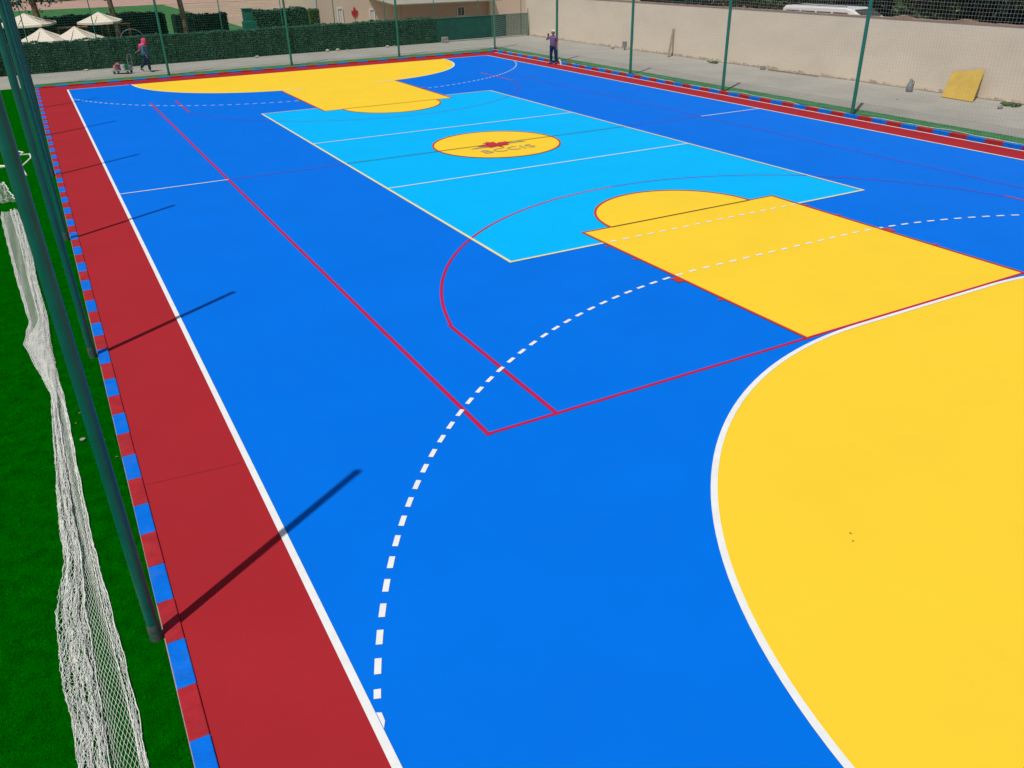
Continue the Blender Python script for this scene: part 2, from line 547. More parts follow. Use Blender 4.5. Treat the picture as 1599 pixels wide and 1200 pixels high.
t = text_mesh('emblem_lettering', 'BCCIS', 0.56, (-0.06, -0.83, 0.0200), M['logo_navy'], 1.12, 0.0, 1.0)
t['kind'] = 'structure'


# ------------------------------------------------------------------ kerb
def kerb(axis, fixed, t0, t1, phase, start_blue=True, side=1, top=0.125):
    b = MB()
    step = 0.531
    k0 = math.floor((t0 - phase) / step)
    k = k0
    while phase + k * step < t1:
        a, c = max(t0, phase + k * step), min(t1, phase + (k + 1) * step)
        if c - a > 0.05:
            jx, jz = random.uniform(-0.003, 0.003), random.uniform(-0.004, 0.004)
            mi = 0 if (k % 2 == 0) == start_blue else 1
            lo, hi = (fixed, fixed + 0.14 * side) if side > 0 else (fixed - 0.14, fixed)
            if axis == 'y':
                b.cbox(lo + jx, hi + jx, a + 0.002, c - 0.002, -0.05, top + jz * 0.6, 0.008, mi)
            else:
                b.cbox(a + 0.002, c - 0.002, lo + jx, hi + jx, -0.05, top + jz * 0.6, 0.008, mi)
        k += 1
    o = b.build('kerb', [M['kerb_blue'], M['kerb_red']])
    o['kind'] = 'structure'
    return o


kerb('y', -KX0, -KY, KY + 0.14, -16.06, True, -1, 0.024)
kerb('y', KX1, -KY, KY + 0.14, -7.40, True, 1, 0.11)
kerb('x', KY, -KX0, KX1, -0.9 + 0.02, True, 1, 0.05)
kerb('x', -KY, -KX0, KX1, 0.0, True, -1, 0.05)

# turf beside the court
sheet('turf', [rect(-30, -KX0 - 0.15, -60, 21.9)], -0.002, M['turf'])
sheet('turf_strip', [rect(KX1 + 0.15, 12.55, -60, 23.2)], -0.004, M['strip_turf'])
sheet('turf_strip', [rect(-KX0 - 0.15, KX1 + 0.15, KY + 0.15, 22.9)], -0.004, M['strip_turf'])
gb = MB()
random.seed(11)
for i in range(95000):
    y = -17.9 + 13.5 * (random.random() ** 1.7)
    x = random.uniform(-13.2, -KX0 - 0.15)
    a = random.uniform(0, 2 * PI)
    h = random.uniform(0.010, 0.022)
    w = 0.0028
    dx, dy = math.cos(a) * w, math.sin(a) * w
    lx, ly = random.uniform(-0.01, 0.01), random.uniform(-0.01, 0.01)
    gb.add([(x - dx, y - dy, -0.002), (x + dx, y + dy, -0.002), (x + lx, y + ly, h)], [(0, 1, 2)])
tag(gb.build('grass', M['blade']), 'short deep green artificial grass beside the striped kerb', 'grass', kind='stuff')


# ------------------------------------------------------------------ poles
def make_pole(rad, base_z, label, mt):
    t = thing('fence_pole', label, 'pole', (0, 0, 0), 0, 'green steel poles around the court')
    b = MB()
    b.tube([(0, 0, 0.0), (0, 0, 3.0), (0, 0, 5.95)], [rad, rad, rad * 0.97], 20)
    b.build('shaft', mt, t, True)
    b = MB()
    b.tube([(0, 0, -0.01), (0, 0, 0.13), (0, 0, 0.16)], [rad * 1.08, rad * 1.08, rad * 1.01], 20)
    b.build('sleeve', M['sleeve'], t, True)
    b = MB()
    b.tube([(0, 0, 5.95), (0, 0, 5.98), (0, 0, 6.01), (0, 0, 6.02)], [rad * 1.1, rad * 1.1, rad * 0.7, rad * 0.1], 16)
    b.build('cap', mt, t, True)
    return t


pl = make_pole(0.046, 0, 'nearest green pole on the left, standing in the turf beside the kerb', M['pole'])
pl.location = (-11.278, -15.40, 0)
lefts = [(-9.33, 'second green pole on the left turf, beyond the nearest one'),
         (-3.2, 'third green pole along the left turf edge'),
         (3.0, 'fourth green pole along the left turf edge'),
         (9.15, 'fifth green pole along the left turf edge'),
         (15.3, 'sixth green pole on the left, last before the corner pole'),
         (21.75, 'green corner pole at the far left corner of the court')]
for y, lb in lefts:
    dup(pl, (-11.285, y, 0), None, lb)
pr = make_pole(0.055, 0, 'green pole on the right kerb nearest the yellow board', M['pole_far'])
pr.location = (11.46, -2.6, 0)
pr['label'] = 'rightmost green pole, casting a shadow left of the leaning yellow board'
for x, y, lb in [(11.46, 3.45, 'second green pole from the right, standing in the green strip'),
                 (11.46, 9.3, 'third green pole from the right, between plank and photographer'),
                 (11.46, 15.35, 'green pole directly behind the person taking a photo'),
                 (11.8, 22.5, 'green pole at the far right corner of the court'),
                 (6.05, 22.45, 'green pole behind the far goal area, under the red leaf sign'),
                 (0.26, 22.35, 'green pole at the middle of the far kerb, before the tall hedge'),
                 (-5.58, 22.3, 'green pole just right of the person in the pink headscarf')]:
    dup(pr, (x, y, 0), None, lb)


# ------------------------------------------------------------------ hanging nets
def hang_net(p0, p1, z1, posts, name, label, cord, cell=0.10, th=0.0019, z0=0.12):
    b = MB()
    p0, p1 = Vector(p0), Vector(p1)
    L = (p1 - p0).length
    d = (p1 - p0) / L
    n = Vector((-d.y, d.x, 0))

    def bulge(s, z):
        return 0.05 * math.sin(s * 0.9) * math.sin(z * 0.9) + 0.03 * math.sin(s * 2.3 + z)

    def sag(s):
        k = (s % posts) / posts
        return 0.16 * 4 * k * (1 - k)
    nv = int(L / cell)
    zs = [z0 + (z1 - z0) * i / 6 for i in range(7)]
    for i in range(nv + 1):
        s = i * cell
        pts = [p0 + d * s + n * bulge(s, z) + Vector((0, 0, z - sag(s) * (z / z1) ** 2)) for z in zs]
        b.tube(pts, th, 3, caps=False)
    nh = int((z1 - z0) / cell)
    for j in range(nh + 1):
        z = z0 + j * cell
        m_ = int(L / 0.6)
        pts = []
        for i in range(m_ + 1):
            s = L * i / m_
            pts.append(p0 + d * s + n * bulge(s, z) + Vector((0, 0, z - sag(s) * (z / z1) ** 2)))
        b.tube(pts, th, 3, caps=False)
    t = thing(name, label, 'net', tuple(p0))
    o = b.build('mesh', cord, t)
    o.location = -p0
    b = MB()
    pts = []
    m_ = int(L / 0.5)
    for i in range(m_ + 1):
        s = L * i / m_
        pts.append(p0 + d * s + n * bulge(s, z1) + Vector((0, 0, z1 - sag(s))))
    b.tube(pts, 0.006, 5)
    o = b.build('top_rope', cord, t)
    o.location = -p0
    return t


hang_net((-11.31, 22.4, 0), (11.75, 22.6, 0), 5.8, 5.8, 'ball_net', 'green ball-stop net hung along the far end, before the hedge', M['net_green'])
hang_net((11.53, -9.0, 0), (11.6, 22.5, 0), 5.8, 6.1, 'ball_net', 'pale ball-stop net hung along the right side, before the beige wall', M['net_grey'])

# slack foot rope of the right net lying on the kerb and strip
b = MB()
pts = []
random.seed(3)
for i in range(150):
    y = -9 + i * 31.5 / 149
    pts.append((11.66 + 0.10 * math.sin(y * 0.8) + 0.05 * math.sin(y * 2.9), y, 0.02 + 0.008 * math.sin(y * 5)))
b.tube(pts, 0.009, 6)
b.build('foot_rope', M['net_white'], None, True)
tag(bpy.data.objects['foot_rope'], 'long pale rope lying on the green strip behind the right kerb', 'rope')


# ------------------------------------------------------------------ loose white net on the turf
def interp(tab, y):
    for (xa, ya), (xb, yb) in zip(tab, tab[1:]):
        if min(ya, yb) <= y <= max(ya, yb):
            return xa + (xb - xa) * (y - ya) / (yb - ya)
    return tab[0][0] if abs(y - tab[0][1]) < abs(y - tab[-1][1]) else tab[-1][0]


def loose_net(LT, RT, ya, yb, ncol, row, bunch, seed):
    rnd = random.Random(seed)
    b = MB()
    rows = int(abs(yb - ya) / row)
    ph = [rnd.uniform(0, 6.28) for _ in range(6)]

    cf = [(rnd.uniform(1.0, 5.0), rnd.uniform(0, 6.28), rnd.uniform(6, 14), rnd.uniform(0, 6.28)) for _ in range(ncol + 1)]

    def P(i, uu):
        y = ya + (yb - ya) * i / rows
        l, r_ = interp(LT, y), interp(RT, y)
        kb = bunch(y)                                 # share of the width that the bunched folds take
        f1, p1, f2, p2 = cf[int(uu * ncol)]
        jr = 1.0
        if uu < 0.70:
            q = uu / 0.70
            env = min(1, q * 6, (1 - q) * 6)
            c = kb * (q + env * (0.07 * math.sin(q * 15 + ph[0] + y * 1.2) + 0.08 * math.sin(y * f1 + p1) + 0.05 * math.sin(y * f2 + p2)))
            c = max(-0.04, c) + rnd.uniform(-1, 1) * 0.02
            z = 0.03 + 0.02 * math.sin(q * 11 + ph[1] + y * 1.9) + 0.012 * math.sin(y * f2 + p1)
            jr = 2.2
        elif uu < 0.84:
            q = (uu - 0.70) / 0.14
            c = kb + (0.87 - kb) * (q + 0.05 * math.sin(q * 6.28 + y * 1.4))
            z = 0.007 + 0.004 * math.sin(q * 9 + y * 2.2)
        else:
            q = (uu - 0.84) / 0.16
            c = 0.87 + 0.13 * (q + 0.22 * math.sin(y * f1 + p1) * (1 - q)) + 0.02 * math.sin(y * 9 + p2) * q
            z = 0.012 + 0.008 * math.sin(y * f2 + p2)
            jr = 1.6
        tw = min(1, max(0, (y + 11.2 - p1 * 0.45) / 1.6))         # the strip is twisted over half way along
        tw = tw * tw * (3 - 2 * tw)
        c = c * (1 - tw) + (1 - c) * tw
        z += 0.02 * math.sin(tw * PI) * (0.4 + 0.6 * math.sin(p1) ** 2)
        return Vector((l + (r_ - l) * c + rnd.uniform(-1, 1) * 0.0022 * jr, y + 0.03 * math.sin(uu * 9 + ph[2] + y) + rnd.uniform(-1, 1) * row * 0.12 * jr, max(0.004, z)))
    grid = []
    for i in range(rows + 1):
        grid.append([P(i, (j + 0.5 * (i % 2)) / ncol) for j in range(ncol)])
    th = 0.0016
    for i in range(rows):
        for j in range(ncol):
            for jj in ((j, j + 1) if i % 2 else (j, j - 1)):
                if 0 <= jj < ncol:
                    a, c = grid[i][j], grid[i + 1][jj]
                    b.tube([a, c], th, 3, caps=False)
    # knots
    for i in range(0, rows, 1):
        for j in range(ncol):
            p = grid[i][j]
            s = 0.0036
            b.add([p + Vector((s, 0, 0)), p + Vector((0, s, 0)), p + Vector((-s, 0, 0)), p + Vector((0, -s, 0)), p + Vector((0, 0, s))],
                  [(0, 1, 4), (1, 2, 4), (2, 3, 4), (3, 0, 4)])
    return b, grid


LT = [(-12.44, 0.0), (-12.44, -0.7), (-12.34, -2.57), (-12.19, -5.29), (-12.04, -7.5), (-12.13, -8.31), (-12.02, -9.12), (-11.85, -10.31),
      (-11.87, -12.02), (-11.9, -13.21), (-11.88, -13.99), (-11.98, -14.74), (-11.97, -15.54), (-11.93, -16.09), (-11.93, -16.9), (-11.95, -18.6)]
RT = [(-12.14, 0.4), (-12.12, -0.3), (-12.04, -1.5), (-11.92, -3.48), (-11.87, -5.6), (-11.78, -7.37), (-11.77, -8.77), (-11.73, -9.91), (-11.7, -10.4),
      (-11.66, -12.53), (-11.62, -13.92), (-11.55, -15.07), (-11.51, -15.84), (-11.49, -16.66), (-11.44, -18.6)]


def bunch(y):
    return 0.50 - 0.05 * math.sin(y) if y < -10 else 0.42


nb, grid = loose_net(LT, RT, -18.5, -0.2, 56, 0.046, bunch, 5)
tn = thing('goal_net', 'long white goal net lying crumpled in a strip on the turf by the nearest pole', 'net', (-11.8, -12, 0))
o = nb.build('mesh', M['net_white'], tn)
o.location = (11.8, 12, 0)
b = MB()
for j in (39, 47, 55):
    b.tube([g[j] + Vector((0, 0, 0.006)) for g in grid[::2]], 0.0035, 5)
o = b.build('edge_rope', M['net_white'], tn, True)
o.location = (11.8, 12, 0)
nb, grid = loose_net([(-13.4, 0.6), (-12.9, 3.0)], [(-12.14, 0.6), (-12.42, 3.0)], 0.6, 2.7, 16, 0.07, lambda y: 0.3, 9)
tn = thing('goal_net', 'smaller pale net patch at the left picture edge, beyond the long crumpled net', 'net', (-12.6, 1.7, 0))
o = nb.build('mesh', M['net_white'], tn)
o.location = (12.6, -1.7, 0)
b = MB()
b.tube([g[0] + Vector((0, 0, 0.01)) for g in grid] + [g for g in grid[-1]], 0.012, 5)
b.tube([g[-1] + Vector((0, 0, 0.01)) for g in grid], 0.012, 5)
o = b.build('edge_rope', M['net_white'], tn, True)
o.location = (12.6, -1.7, 0)
b = MB()
b.tube([(-12.05, 6.9, 0.015), (-11.9, 6.6, 0.015), (-11.98, 6.3, 0.015), (-11.74, 6.25, 0.015), (-11.72, 5.7, 0.015), (-11.85, 5.1, 0.015), (-11.97, 4.6, 0.015), (-11.93, 4.0, 0.015), (-11.88, 3.4, 0.015)], 0.022, 6)
tag(b.build('rope', M['net_white'], None, True), 'short white rope curling on the turf between the second and nearest poles', 'rope')
b = MB()
b.tube([(-13.2, 4.7, 0.02), (-12.9, 4.95, 0.03), (-12.6, 4.85, 0.03), (-12.3, 4.8, 0.02), (-12.1, 4.6, 0.02)], [0.03, 0.05, 0.05, 0.04, 0.02], 8)
tag(b.build('rope_bundle', M['net_white'], None, True), 'pale rolled rope bundle on the turf at the left picture edge', 'rope')


# ------------------------------------------------------------------ walls, hedge, building
def seg(name, pa, pb, th, z0, z1, m, parent=None):
    pa, pb = Vector((*pa, 0)), Vector((*pb, 0))
    d = (pb - pa).normalized()
    n = Vector((-d.y, d.x, 0)) * th
    b = MB()
    vs = [pa, pb, pb + n, pa + n]
    v = [(p.x, p.y, z0) for p in vs] + [(p.x, p.y, z1) for p in vs]
    b.add(v, [(3, 2, 1, 0), (4, 5, 6, 7), (0, 1, 5, 4), (1, 2, 6, 5), (2, 3, 7, 6), (3, 0, 4, 7)])
    return b.build(name, m, parent)


bw = thing('boundary_wall', 'long beige plastered boundary wall along the right side', 'wall')
WA, WB = (17.72, -14.0), (17.45, 28.9)
o = seg('wall_face', WB, WA, 0.25, -0.05, 2.33, M['plaster'], bw)
b = MB()                                              # rough coping with small mounds of mortar
rnd = random.Random(2)
N = 170
for i in range(N):
    y0, y1 = -14 + 42.9 * i / N, -14 + 42.9 * (i + 1) / N
    x0 = WA[0] + (WB[0] - WA[0]) * i / N
    h = 2.33 + 0.02 + 0.02 * rnd.random()
    for c_, w_ in ((1.0, 0.5), (-1.55, 0.45), (-8.0, 0.5)):
        if abs((y0 + y1) / 2 - c_) < w_:
            h = 2.33 + 0.03 + 0.09 * (1 - abs((y0 + y1) / 2 - c_) / w_)
    b.box(x0 - 0.02, x0 + 0.29, y0, y1 - 0.001, 2.332, h)
b.build('coping', M['wall_cap'], bw)
b = MB()
rnd = random.Random(4)
pts = []
for i in range(140):
    y0 = -14 + 42.8 * i / 140
    x0 = WA[0] + (WB[0] - WA[0]) * i / 140
    h = 0.05 + 0.08 * rnd.random() ** 2
    b.add([(x0 - 0.03 - 0.03 * rnd.random(), y0, 0), (x0 - 0.03, y0 + 0.31, 0), (x0 - 0.003, y0 + 0.31, h), (x0 - 0.003, y0, h * 0.7)], [(0, 1, 2, 3), (3, 2, 1, 0)][:1])
b.build('crumbled_foot', M['foot_stain'], bw)


def leaves(b, n, fn, size, rnd, mi=0, flat=0.0):
    for i in range(n):
        p = fn()
        if p is None:
            continue
        s = size * rnd.uniform(0.6, 1.3)
        a = Vector((rnd.gauss(0, 1), rnd.gauss(0, 1), rnd.gauss(0, 1))).normalized()
        c = a.cross(Vector((rnd.gauss(0, 1), rnd.gauss(0, 1), rnd.gauss(0, 1)))).normalized()
        p = Vector(p)
        b.add([p - a * s, p + c * s * 0.45, p + a * s, p - c * s * 0.45], [(0, 1, 2, 3)], mi)


def hy(x):
    return 27.15 + (x + 11.3) * 0.043


def box_hedge(name, label, x0, x1, yf, dep, h, lm, cm, n, seed, size=0.05, yfn=None, cat='hedge'):
    rnd = random.Random(seed)
    t = thing(name, label, cat, ((x0 + x1) / 2, yf, 0))
    fy = yfn if yfn else (lambda x: yf)
    b = MB()
    K = max(2, int((x1 - x0) / 1.0))
    for i in range(K):
        xa, xb = x0 + (x1 - x0) * i / K, x0 + (x1 - x0) * (i + 1) / K
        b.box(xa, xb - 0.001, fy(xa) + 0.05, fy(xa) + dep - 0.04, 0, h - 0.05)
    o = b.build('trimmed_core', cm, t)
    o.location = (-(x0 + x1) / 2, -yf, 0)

    def fn():
        x = rnd.uniform(x0, x1)
        q = rnd.random()
        wob = 0.035 * math.sin(x * 2.1) + 0.025 * math.sin(x * 5.7) + 0.02 * math.sin(x * 13.3)
        if q < 0.72:
            return (x, fy(x) + rnd.uniform(-0.02, 0.09), rnd.uniform(0.03, h + wob))
        return (x, fy(x) + rnd.uniform(0, dep), h + wob + rnd.uniform(-0.05, 0.03))
    b = MB()
    leaves(b, n, fn, size, rnd)
    o = b.build('foliage', lm, t)
    o.location = (-(x0 + x1) / 2, -yf, 0)
    return t


box_hedge('hedge', 'long dark green clipped hedge along the pavement behind the far end', -14.5, 10.8, 27.6, 0.5, 1.36, M['hedge_leaf'], M['hedge_core'], 26000, 21, 0.05, hy)
sc = thing('shade_screen', 'teal green shade cloth screen between the hedge and the beige wall', 'screen', (10.8, 28.1, 0))
b = MB()
b.box(0, 4.9, 0.0, 0.012, 0.06, 1.33)
o = b.build('dark_cloth', M['hedge_core'], sc)
o['label'] = 'darker doubled left half of the cloth'
o.rotation_euler = (0, 0, math.atan(0.043))
b = MB()
for i in range(46):
    z = 0.07 + i * 0.0275
    b.box(0, 6.55, -0.02, -0.014, z, z + 0.019)
for i in range(60):
    b.box(i * 0.11, i * 0.11 + 0.02, -0.026, -0.0225, 0.06, 1.33)
o = b.build('woven_cloth', M['screen'], sc)
o.rotation_euler = (0, 0, math.atan(0.043))
b = MB()
b.tube([(0, -0.03, 1.33), (6.55, -0.03, 1.33)], 0.014, 6)
b.tube([(6.5, -0.03, 0), (6.5, -0.03, 1.6)], 0.022, 8)
o = b.build('rail', M['pole_far'], sc)
o.rotation_euler = (0, 0, math.atan(0.043))

# slim posts rising from the hedge line
sp = thing('slim_post', 'slim green post above the hedge, left of the leftmost umbrella pair', 'post', (0, 0, 0), 0, 'slim posts along the hedge')
b = MB()
b.tube([(0, 0, 0), (0, 0, 3.6)], 0.024, 8)
b.build('post', M['pole_far'], sp, True)
b = MB()
b.tube([(0, 0, 3.6), (0, 0, 3.64)], [0.032, 0.02], 8)
b.build('cap', M['pole_far'], sp)
posts = [(-11.02, 'leftmost slim post above the hedge, in front of the double umbrella'), (-7.95, 'slim post above the hedge, before the pointed single umbrella'),
         (-1.7, 'slim post above the hedge, left of the green cabinet'), (1.6, 'slim post above the hedge, just left of the nearer pole at the tall hedge'),
         (4.62, 'slim post above the hedge, left of the red leaf sign'), (7.75, 'slim post above the hedge, right of the red leaf sign'),
         (10.95, 'slim post left of the dark square window'), (14.0, 'slim post right of the dark square window'), (17.15, 'slim post where the screen meets the beige wall')]
for i, (x, lb) in enumerate(posts):
    if i == 0:
        sp.location = (x, hy(x) + 0.6, 0)
        sp['label'] = lb
    else:
        dup(sp, (x, hy(x) + 0.6, 0), None, lb)

# top rail along the slim posts' lower part
b = MB()
b.tube([(-11.3, hy(-11.3) + 0.02, 1.40), (10.8, hy(10.8) + 0.02, 1.36)], 0.012, 6)
tag(b.build('rail', M['pole_far']), 'thin green rail running along the top of the long hedge', 'rail')

# lawn and paving behind the hedge
sheet('lawn', [rect(-60, 4.0, 28.2, 92)], -0.016, M['far_turf'])
sheet('path', [rect(-80, 60, 92, 112)], -0.012, M['pink_paving'])

box_hedge('hedge', 'dark hedge block behind the umbrellas', -13.5, -3.4, 36.0, 1.6, 1.95, M['dark_leaf'], M['dark_leaf'], 7000, 31, 0.09)  # same dark leaf colour on core and foliage
box_hedge('hedge', 'dark hedge block left of the green cabinet', -2.9, 0.2, 36.0, 1.5, 1.72, M['dark_leaf'], M['dark_leaf'], 2600, 32, 0.09)
box_hedge('hedge', 'tall square green hedge beside the cream building', 0.9, 4.1, 32.0, 1.2, 2.02, M['hedge_leaf'], M['hedge_core'], 5200, 33, 0.06)
box_hedge('hedge', 'narrow yellow-green hedge block against the building corner', 4.15, 4.75, 31.6, 0.8, 1.95, M['box_leaf'], M['box_leaf'], 1400, 34, 0.05)

# cream building
bd = thing('cream_building', 'low cream building with a red maple leaf on its wall, behind the hedge', 'building', (4.9, 33, 0))
b = MB()
b.box(0, 5.6, 0, 6, -0.03, 3.3)
b.build('wall', M['cream_plaster'], bd)
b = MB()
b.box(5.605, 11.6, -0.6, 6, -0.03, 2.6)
b.build('shaded_wall', M['shade_toned_plaster'], bd)
b = MB()
b.box(11.605, 24, -0.9, 6, -0.03, 3.3)
b.build('side_wall', M['cream_plaster'], bd)
b = MB()
b.add([(4.4, -2.1, 2.06), (11.9, -2.1, 2.04), (11.9, 2.5, 2.9), (2.4, 2.5, 2.9), (4.4, -2.1, 2.0), (11.9, -2.1, 1.98), (11.9, 2.5, 2.84), (2.4, 2.5, 2.84)],
      [(0, 1, 2, 3), (7, 6, 5, 4), (0, 4, 5, 1), (3, 2, 6, 7), (0, 3, 7, 4), (1, 5, 6, 2)])
b.build('lean_to_roof', M['roof'], bd)
b = MB()
b.box(-0.06, 0.10, -0.05, -0.002, 0, 3.3)
b.build('corner_trim', M['frame'], bd)


def window(x0, x1, z0, z1, y, glass=True):
    b = MB()
    w = 0.05
    b.box(x0 - w, x0, y - 0.05, y - 0.002, z0 - w, z1 + w)
    b.box(x1, x1 + w, y - 0.05, y - 0.002, z0 - w, z1 + w)
    b.box(x0, x1, y - 0.05, y - 0.002, z1, z1 + w)
    b.box(x0, x1, y - 0.05, y - 0.002, z0 - w, z0)
    b.box((x0 + x1) / 2 - 0.012, (x0 + x1) / 2 + 0.012, y - 0.04, y - 0.002, z0, z1)
    o = b.build('window', M['frame'], bd)
    b = MB()
    b.box(x0, x1, y - 0.02, y - 0.001, z0, z1)
    b.build('pane', M['glass'] if glass else M['frame'], o)


window(9.4, 9.85, 1.12, 1.62, -0.6)
window(1.45, 1.70, 0.9, 1.85, 0, False)
window(3.55, 3.80, 0.9, 1.70, 0, False)
b = MB()
lp = leaf_poly(2.52, 0, 0.27, 0.55)
b.add([(x_, -0.002, 1.42 + z_) for x_, z_ in lp] + [(x_, -0.03, 1.42 + z_) for x_, z_ in lp],
      [tuple(range(len(lp), 2 * len(lp)))] + [(i, (i + 1) % len(lp), len(lp) + (i + 1) % len(lp), len(lp) + i) for i in range(len(lp))])
b.build('maple_leaf_sign', M['leaf_sign'], bd)

# green cabinet
cb = thing('utility_cabinet', 'bright green metal cabinet with a wider base, behind the hedge', 'cabinet', (0.25, 30.4, 0))
b = MB()
b.cbox(-0.24, 0.24, 0, 0.4, 1.5, 2.22, 0.015)
b.build('upper_box', M['cabinet'], cb)
b = MB()
b.cbox(-0.30, 0.42, -0.1, 0.5, 0, 1.6, 0.015)
b.build('base_box', M['cabinet'], cb)
b = MB()
b.cbox(-0.28, 0.28, -0.04, 0.44, 2.225, 2.26, 0.01)
b.build('lid', M['cabinet'], cb)
# pipe arch
b = MB()
pts = [(-6.75 + 0.6 + 0.62 * -math.cos(t_), 29.2, 1.0 + 0.62 * math.sin(t_)) for t_ in [PI * i / 16 for i in range(17)]]
pts = [(pts[0][0], 29.2, 0)] + pts + [(pts[-1][0], 29.2, 0)]
b.tube(pts, 0.018, 8)
tag(b.build('pipe_arch', M['grey_plastic'], None, True), 'thin pale pipe arch showing above the hedge near the pink headscarf', 'arch')


# umbrellas
def umbrella(x, y, zp, ze, half, label, rz=0.3):
    t = thing('garden_umbrella', label, 'umbrella', (x, y, 0), rz, 'cream garden umbrellas behind the hedge')
    b = MB()
    n = 10
    vs, fs = [(0, 0, zp)], []
    for k in range(4):
        a0, a1 = k * PI / 2 + PI / 4, (k + 1) * PI / 2 + PI / 4
        c0 = Vector((math.cos(a0), math.sin(a0), 0)) * half * 1.414
        c1 = Vector((math.cos(a1), math.sin(a1), 0)) * half * 1.414
        base = len(vs)
        rows = 6
        for i in range(1, rows + 1):
            for j in range(n + 1):
                q = i / rows
                p = (c0 + (c1 - c0) * j / n) * q
                sagz = 0.05 * math.sin(j / n * PI) * q
                vs.append((p.x, p.y, zp + (ze - zp) * q ** 0.85 - sagz))
        for j in range(n):
            fs.append((0, base + j, base + j + 1))
        for i in range(rows - 1):
            for j in range(n):
                a = base + i * (n + 1) + j
                fs.append((a, a + n + 1, a + n + 2, a + 1))
        # valance
        e = base + (rows - 1) * (n + 1)
        vb = len(vs)
        for j in range(n + 1):
            p = vs[e + j]
            vs.append((p[0] * 1.003, p[1] * 1.003, p[2] - 0.10))
        for j in range(n):
            fs.append((e + j, vb + j, vb + j + 1, e + j + 1))
    b.add(vs, fs)
    b.build('canopy', M['canvas'], t, True)
    b = MB()
    b.tube([(0, 0, 0), (0, 0, zp - 0.02)], 0.03, 10)
    b.build('umbrella_pole', M['wood'], t, True)
    b = MB()
    for k in range(8):
        a = k * PI / 4 + PI / 4
        R_ = half * (1.38 if k % 2 == 0 else 0.98)
        b.tube([(0, 0, zp - 0.05), (R_ * math.cos(a), R_ * math.sin(a), ze - 0.01)], 0.010, 5)
    b.build('ribs', M['wood'], t)
    b = MB()
    b.tube([(0, 0, 0), (0, 0, 0.08), (0, 0, 0.1)], [0.25, 0.25, 0.06], 16)
    b.build('base', M['stone'], t)
    return t


umbrella(-10.28, 29.9, 1.86, 1.22, 1.12, 'cream umbrella just above the hedge, left one of the touching pair', -0.35)
umbrella(-8.72, 30.3, 1.84, 1.18, 1.12, 'cream umbrella just above the hedge, right one of the touching pair', -0.35)
umbrella(-7.30, 32.2, 2.37, 1.92, 0.92, 'pointed cream umbrella standing alone right of the touching pair', -0.35)
umbrella(-10.85, 32.6, 2.45, 1.95, 1.15, 'cream umbrella half hidden behind the bunched green poles', -0.35)


def bench_top(x0, x1, y, z, label):
    t = thing('wooden_table', label, 'table', ((x0 + x1) / 2, y, 0))
    L = (x1 - x0) / 2
    b = MB()
    for i in range(4):
        b.cbox(-L, L, i * 0.2, i * 0.2 + 0.18, z - 0.04, z, 0.006)
    b.build('tabletop', M['wood'], t)
    for sx in (-L + 0.1, L - 0.1):
        for sy in (0.08, 0.68):
            b = MB()
            b.box(sx - 0.03, sx + 0.03, sy - 0.03, sy + 0.03, 0, z - 0.042)
            b.build('leg', M['wood'], t)


bench_top(-9.5, -7.9, 33.0, 1.62, 'brown wooden counter between the umbrella pair and the lone umbrella')
bench_top(-6.9, -5.6, 34.2, 1.60, 'brown wooden counter behind the lone pointed umbrella')


# trees
def tree(x, y, h, rad, cr, lm, label, seed, n=2600, trunk_top=None, lean=(0, 0), size=0.12, name='tree', low=0.0):
    rnd = random.Random(seed)
    t = thing(name, label, 'tree', (x, y, 0), 0, 'trees beyond the court')
    b = MB()
    tz = trunk_top or h * 0.7
    pts = [(lean[0] * k, lean[1] * k, tz * k) for k in (0, 0.15, 0.35, 0.6, 0.8, 1)]
    pts = [(p[0] + rnd.uniform(-.03, .03), p[1] + rnd.uniform(-.03, .03), p[2]) for p in pts]
    b.tube(pts, [rad * 1.35, rad * 1.08, rad, rad * 0.92, rad * 0.8, rad * 0.5], 10)
    for k in range(6):
        a = rnd.uniform(0, 2 * PI)
        z0_ = tz * rnd.uniform(0.7, 0.98)
        l_ = cr * rnd.uniform(0.5, 0.85)
        b.tube([(lean[0] * z0_ / tz, lean[1] * z0_ / tz, z0_), (lean[0] + l_ * .5 * math.cos(a), lean[1] + l_ * .5 * math.sin(a), z0_ + l_ * .45),
                (lean[0] + l_ * math.cos(a), lean[1] + l_ * math.sin(a), z0_ + l_ * .6)], [rad * .45, rad * .3, rad * .12], 6)
    b.build('trunk', M['bark'], t, True)
    clumps = []
    for k in range(16):
        a = rnd.uniform(0, 2 * PI)
        q = cr * math.sqrt(rnd.random()) * 0.85
        z_ = rnd.uniform(low, 1.0)
        sh = math.sin(min(1, z_ * 0.8 + 0.2) * PI) ** 0.5
        clumps.append((Vector((lean[0] + q * math.cos(a) * max(.35, sh), lean[1] + q * math.sin(a) * max(.35, sh), h * 0.42 + (h * 0.58 - 0.2) * z_ if low == 0 else h * z_)), cr * rnd.uniform(0.28, 0.5)))

    def fn():
        c, rr = clumps[int(rnd.random() * len(clumps))]
        v = Vector((rnd.gauss(0, 1), rnd.gauss(0, 1), rnd.gauss(0, 0.8)))
        v = v.normalized() * rr * rnd.random() ** 0.4
        p = c + v
        return p if p.z > 0.05 else None
    b = MB()
    leaves(b, n, fn, size, rnd)
    b.build('crown', lm, t)
    return t


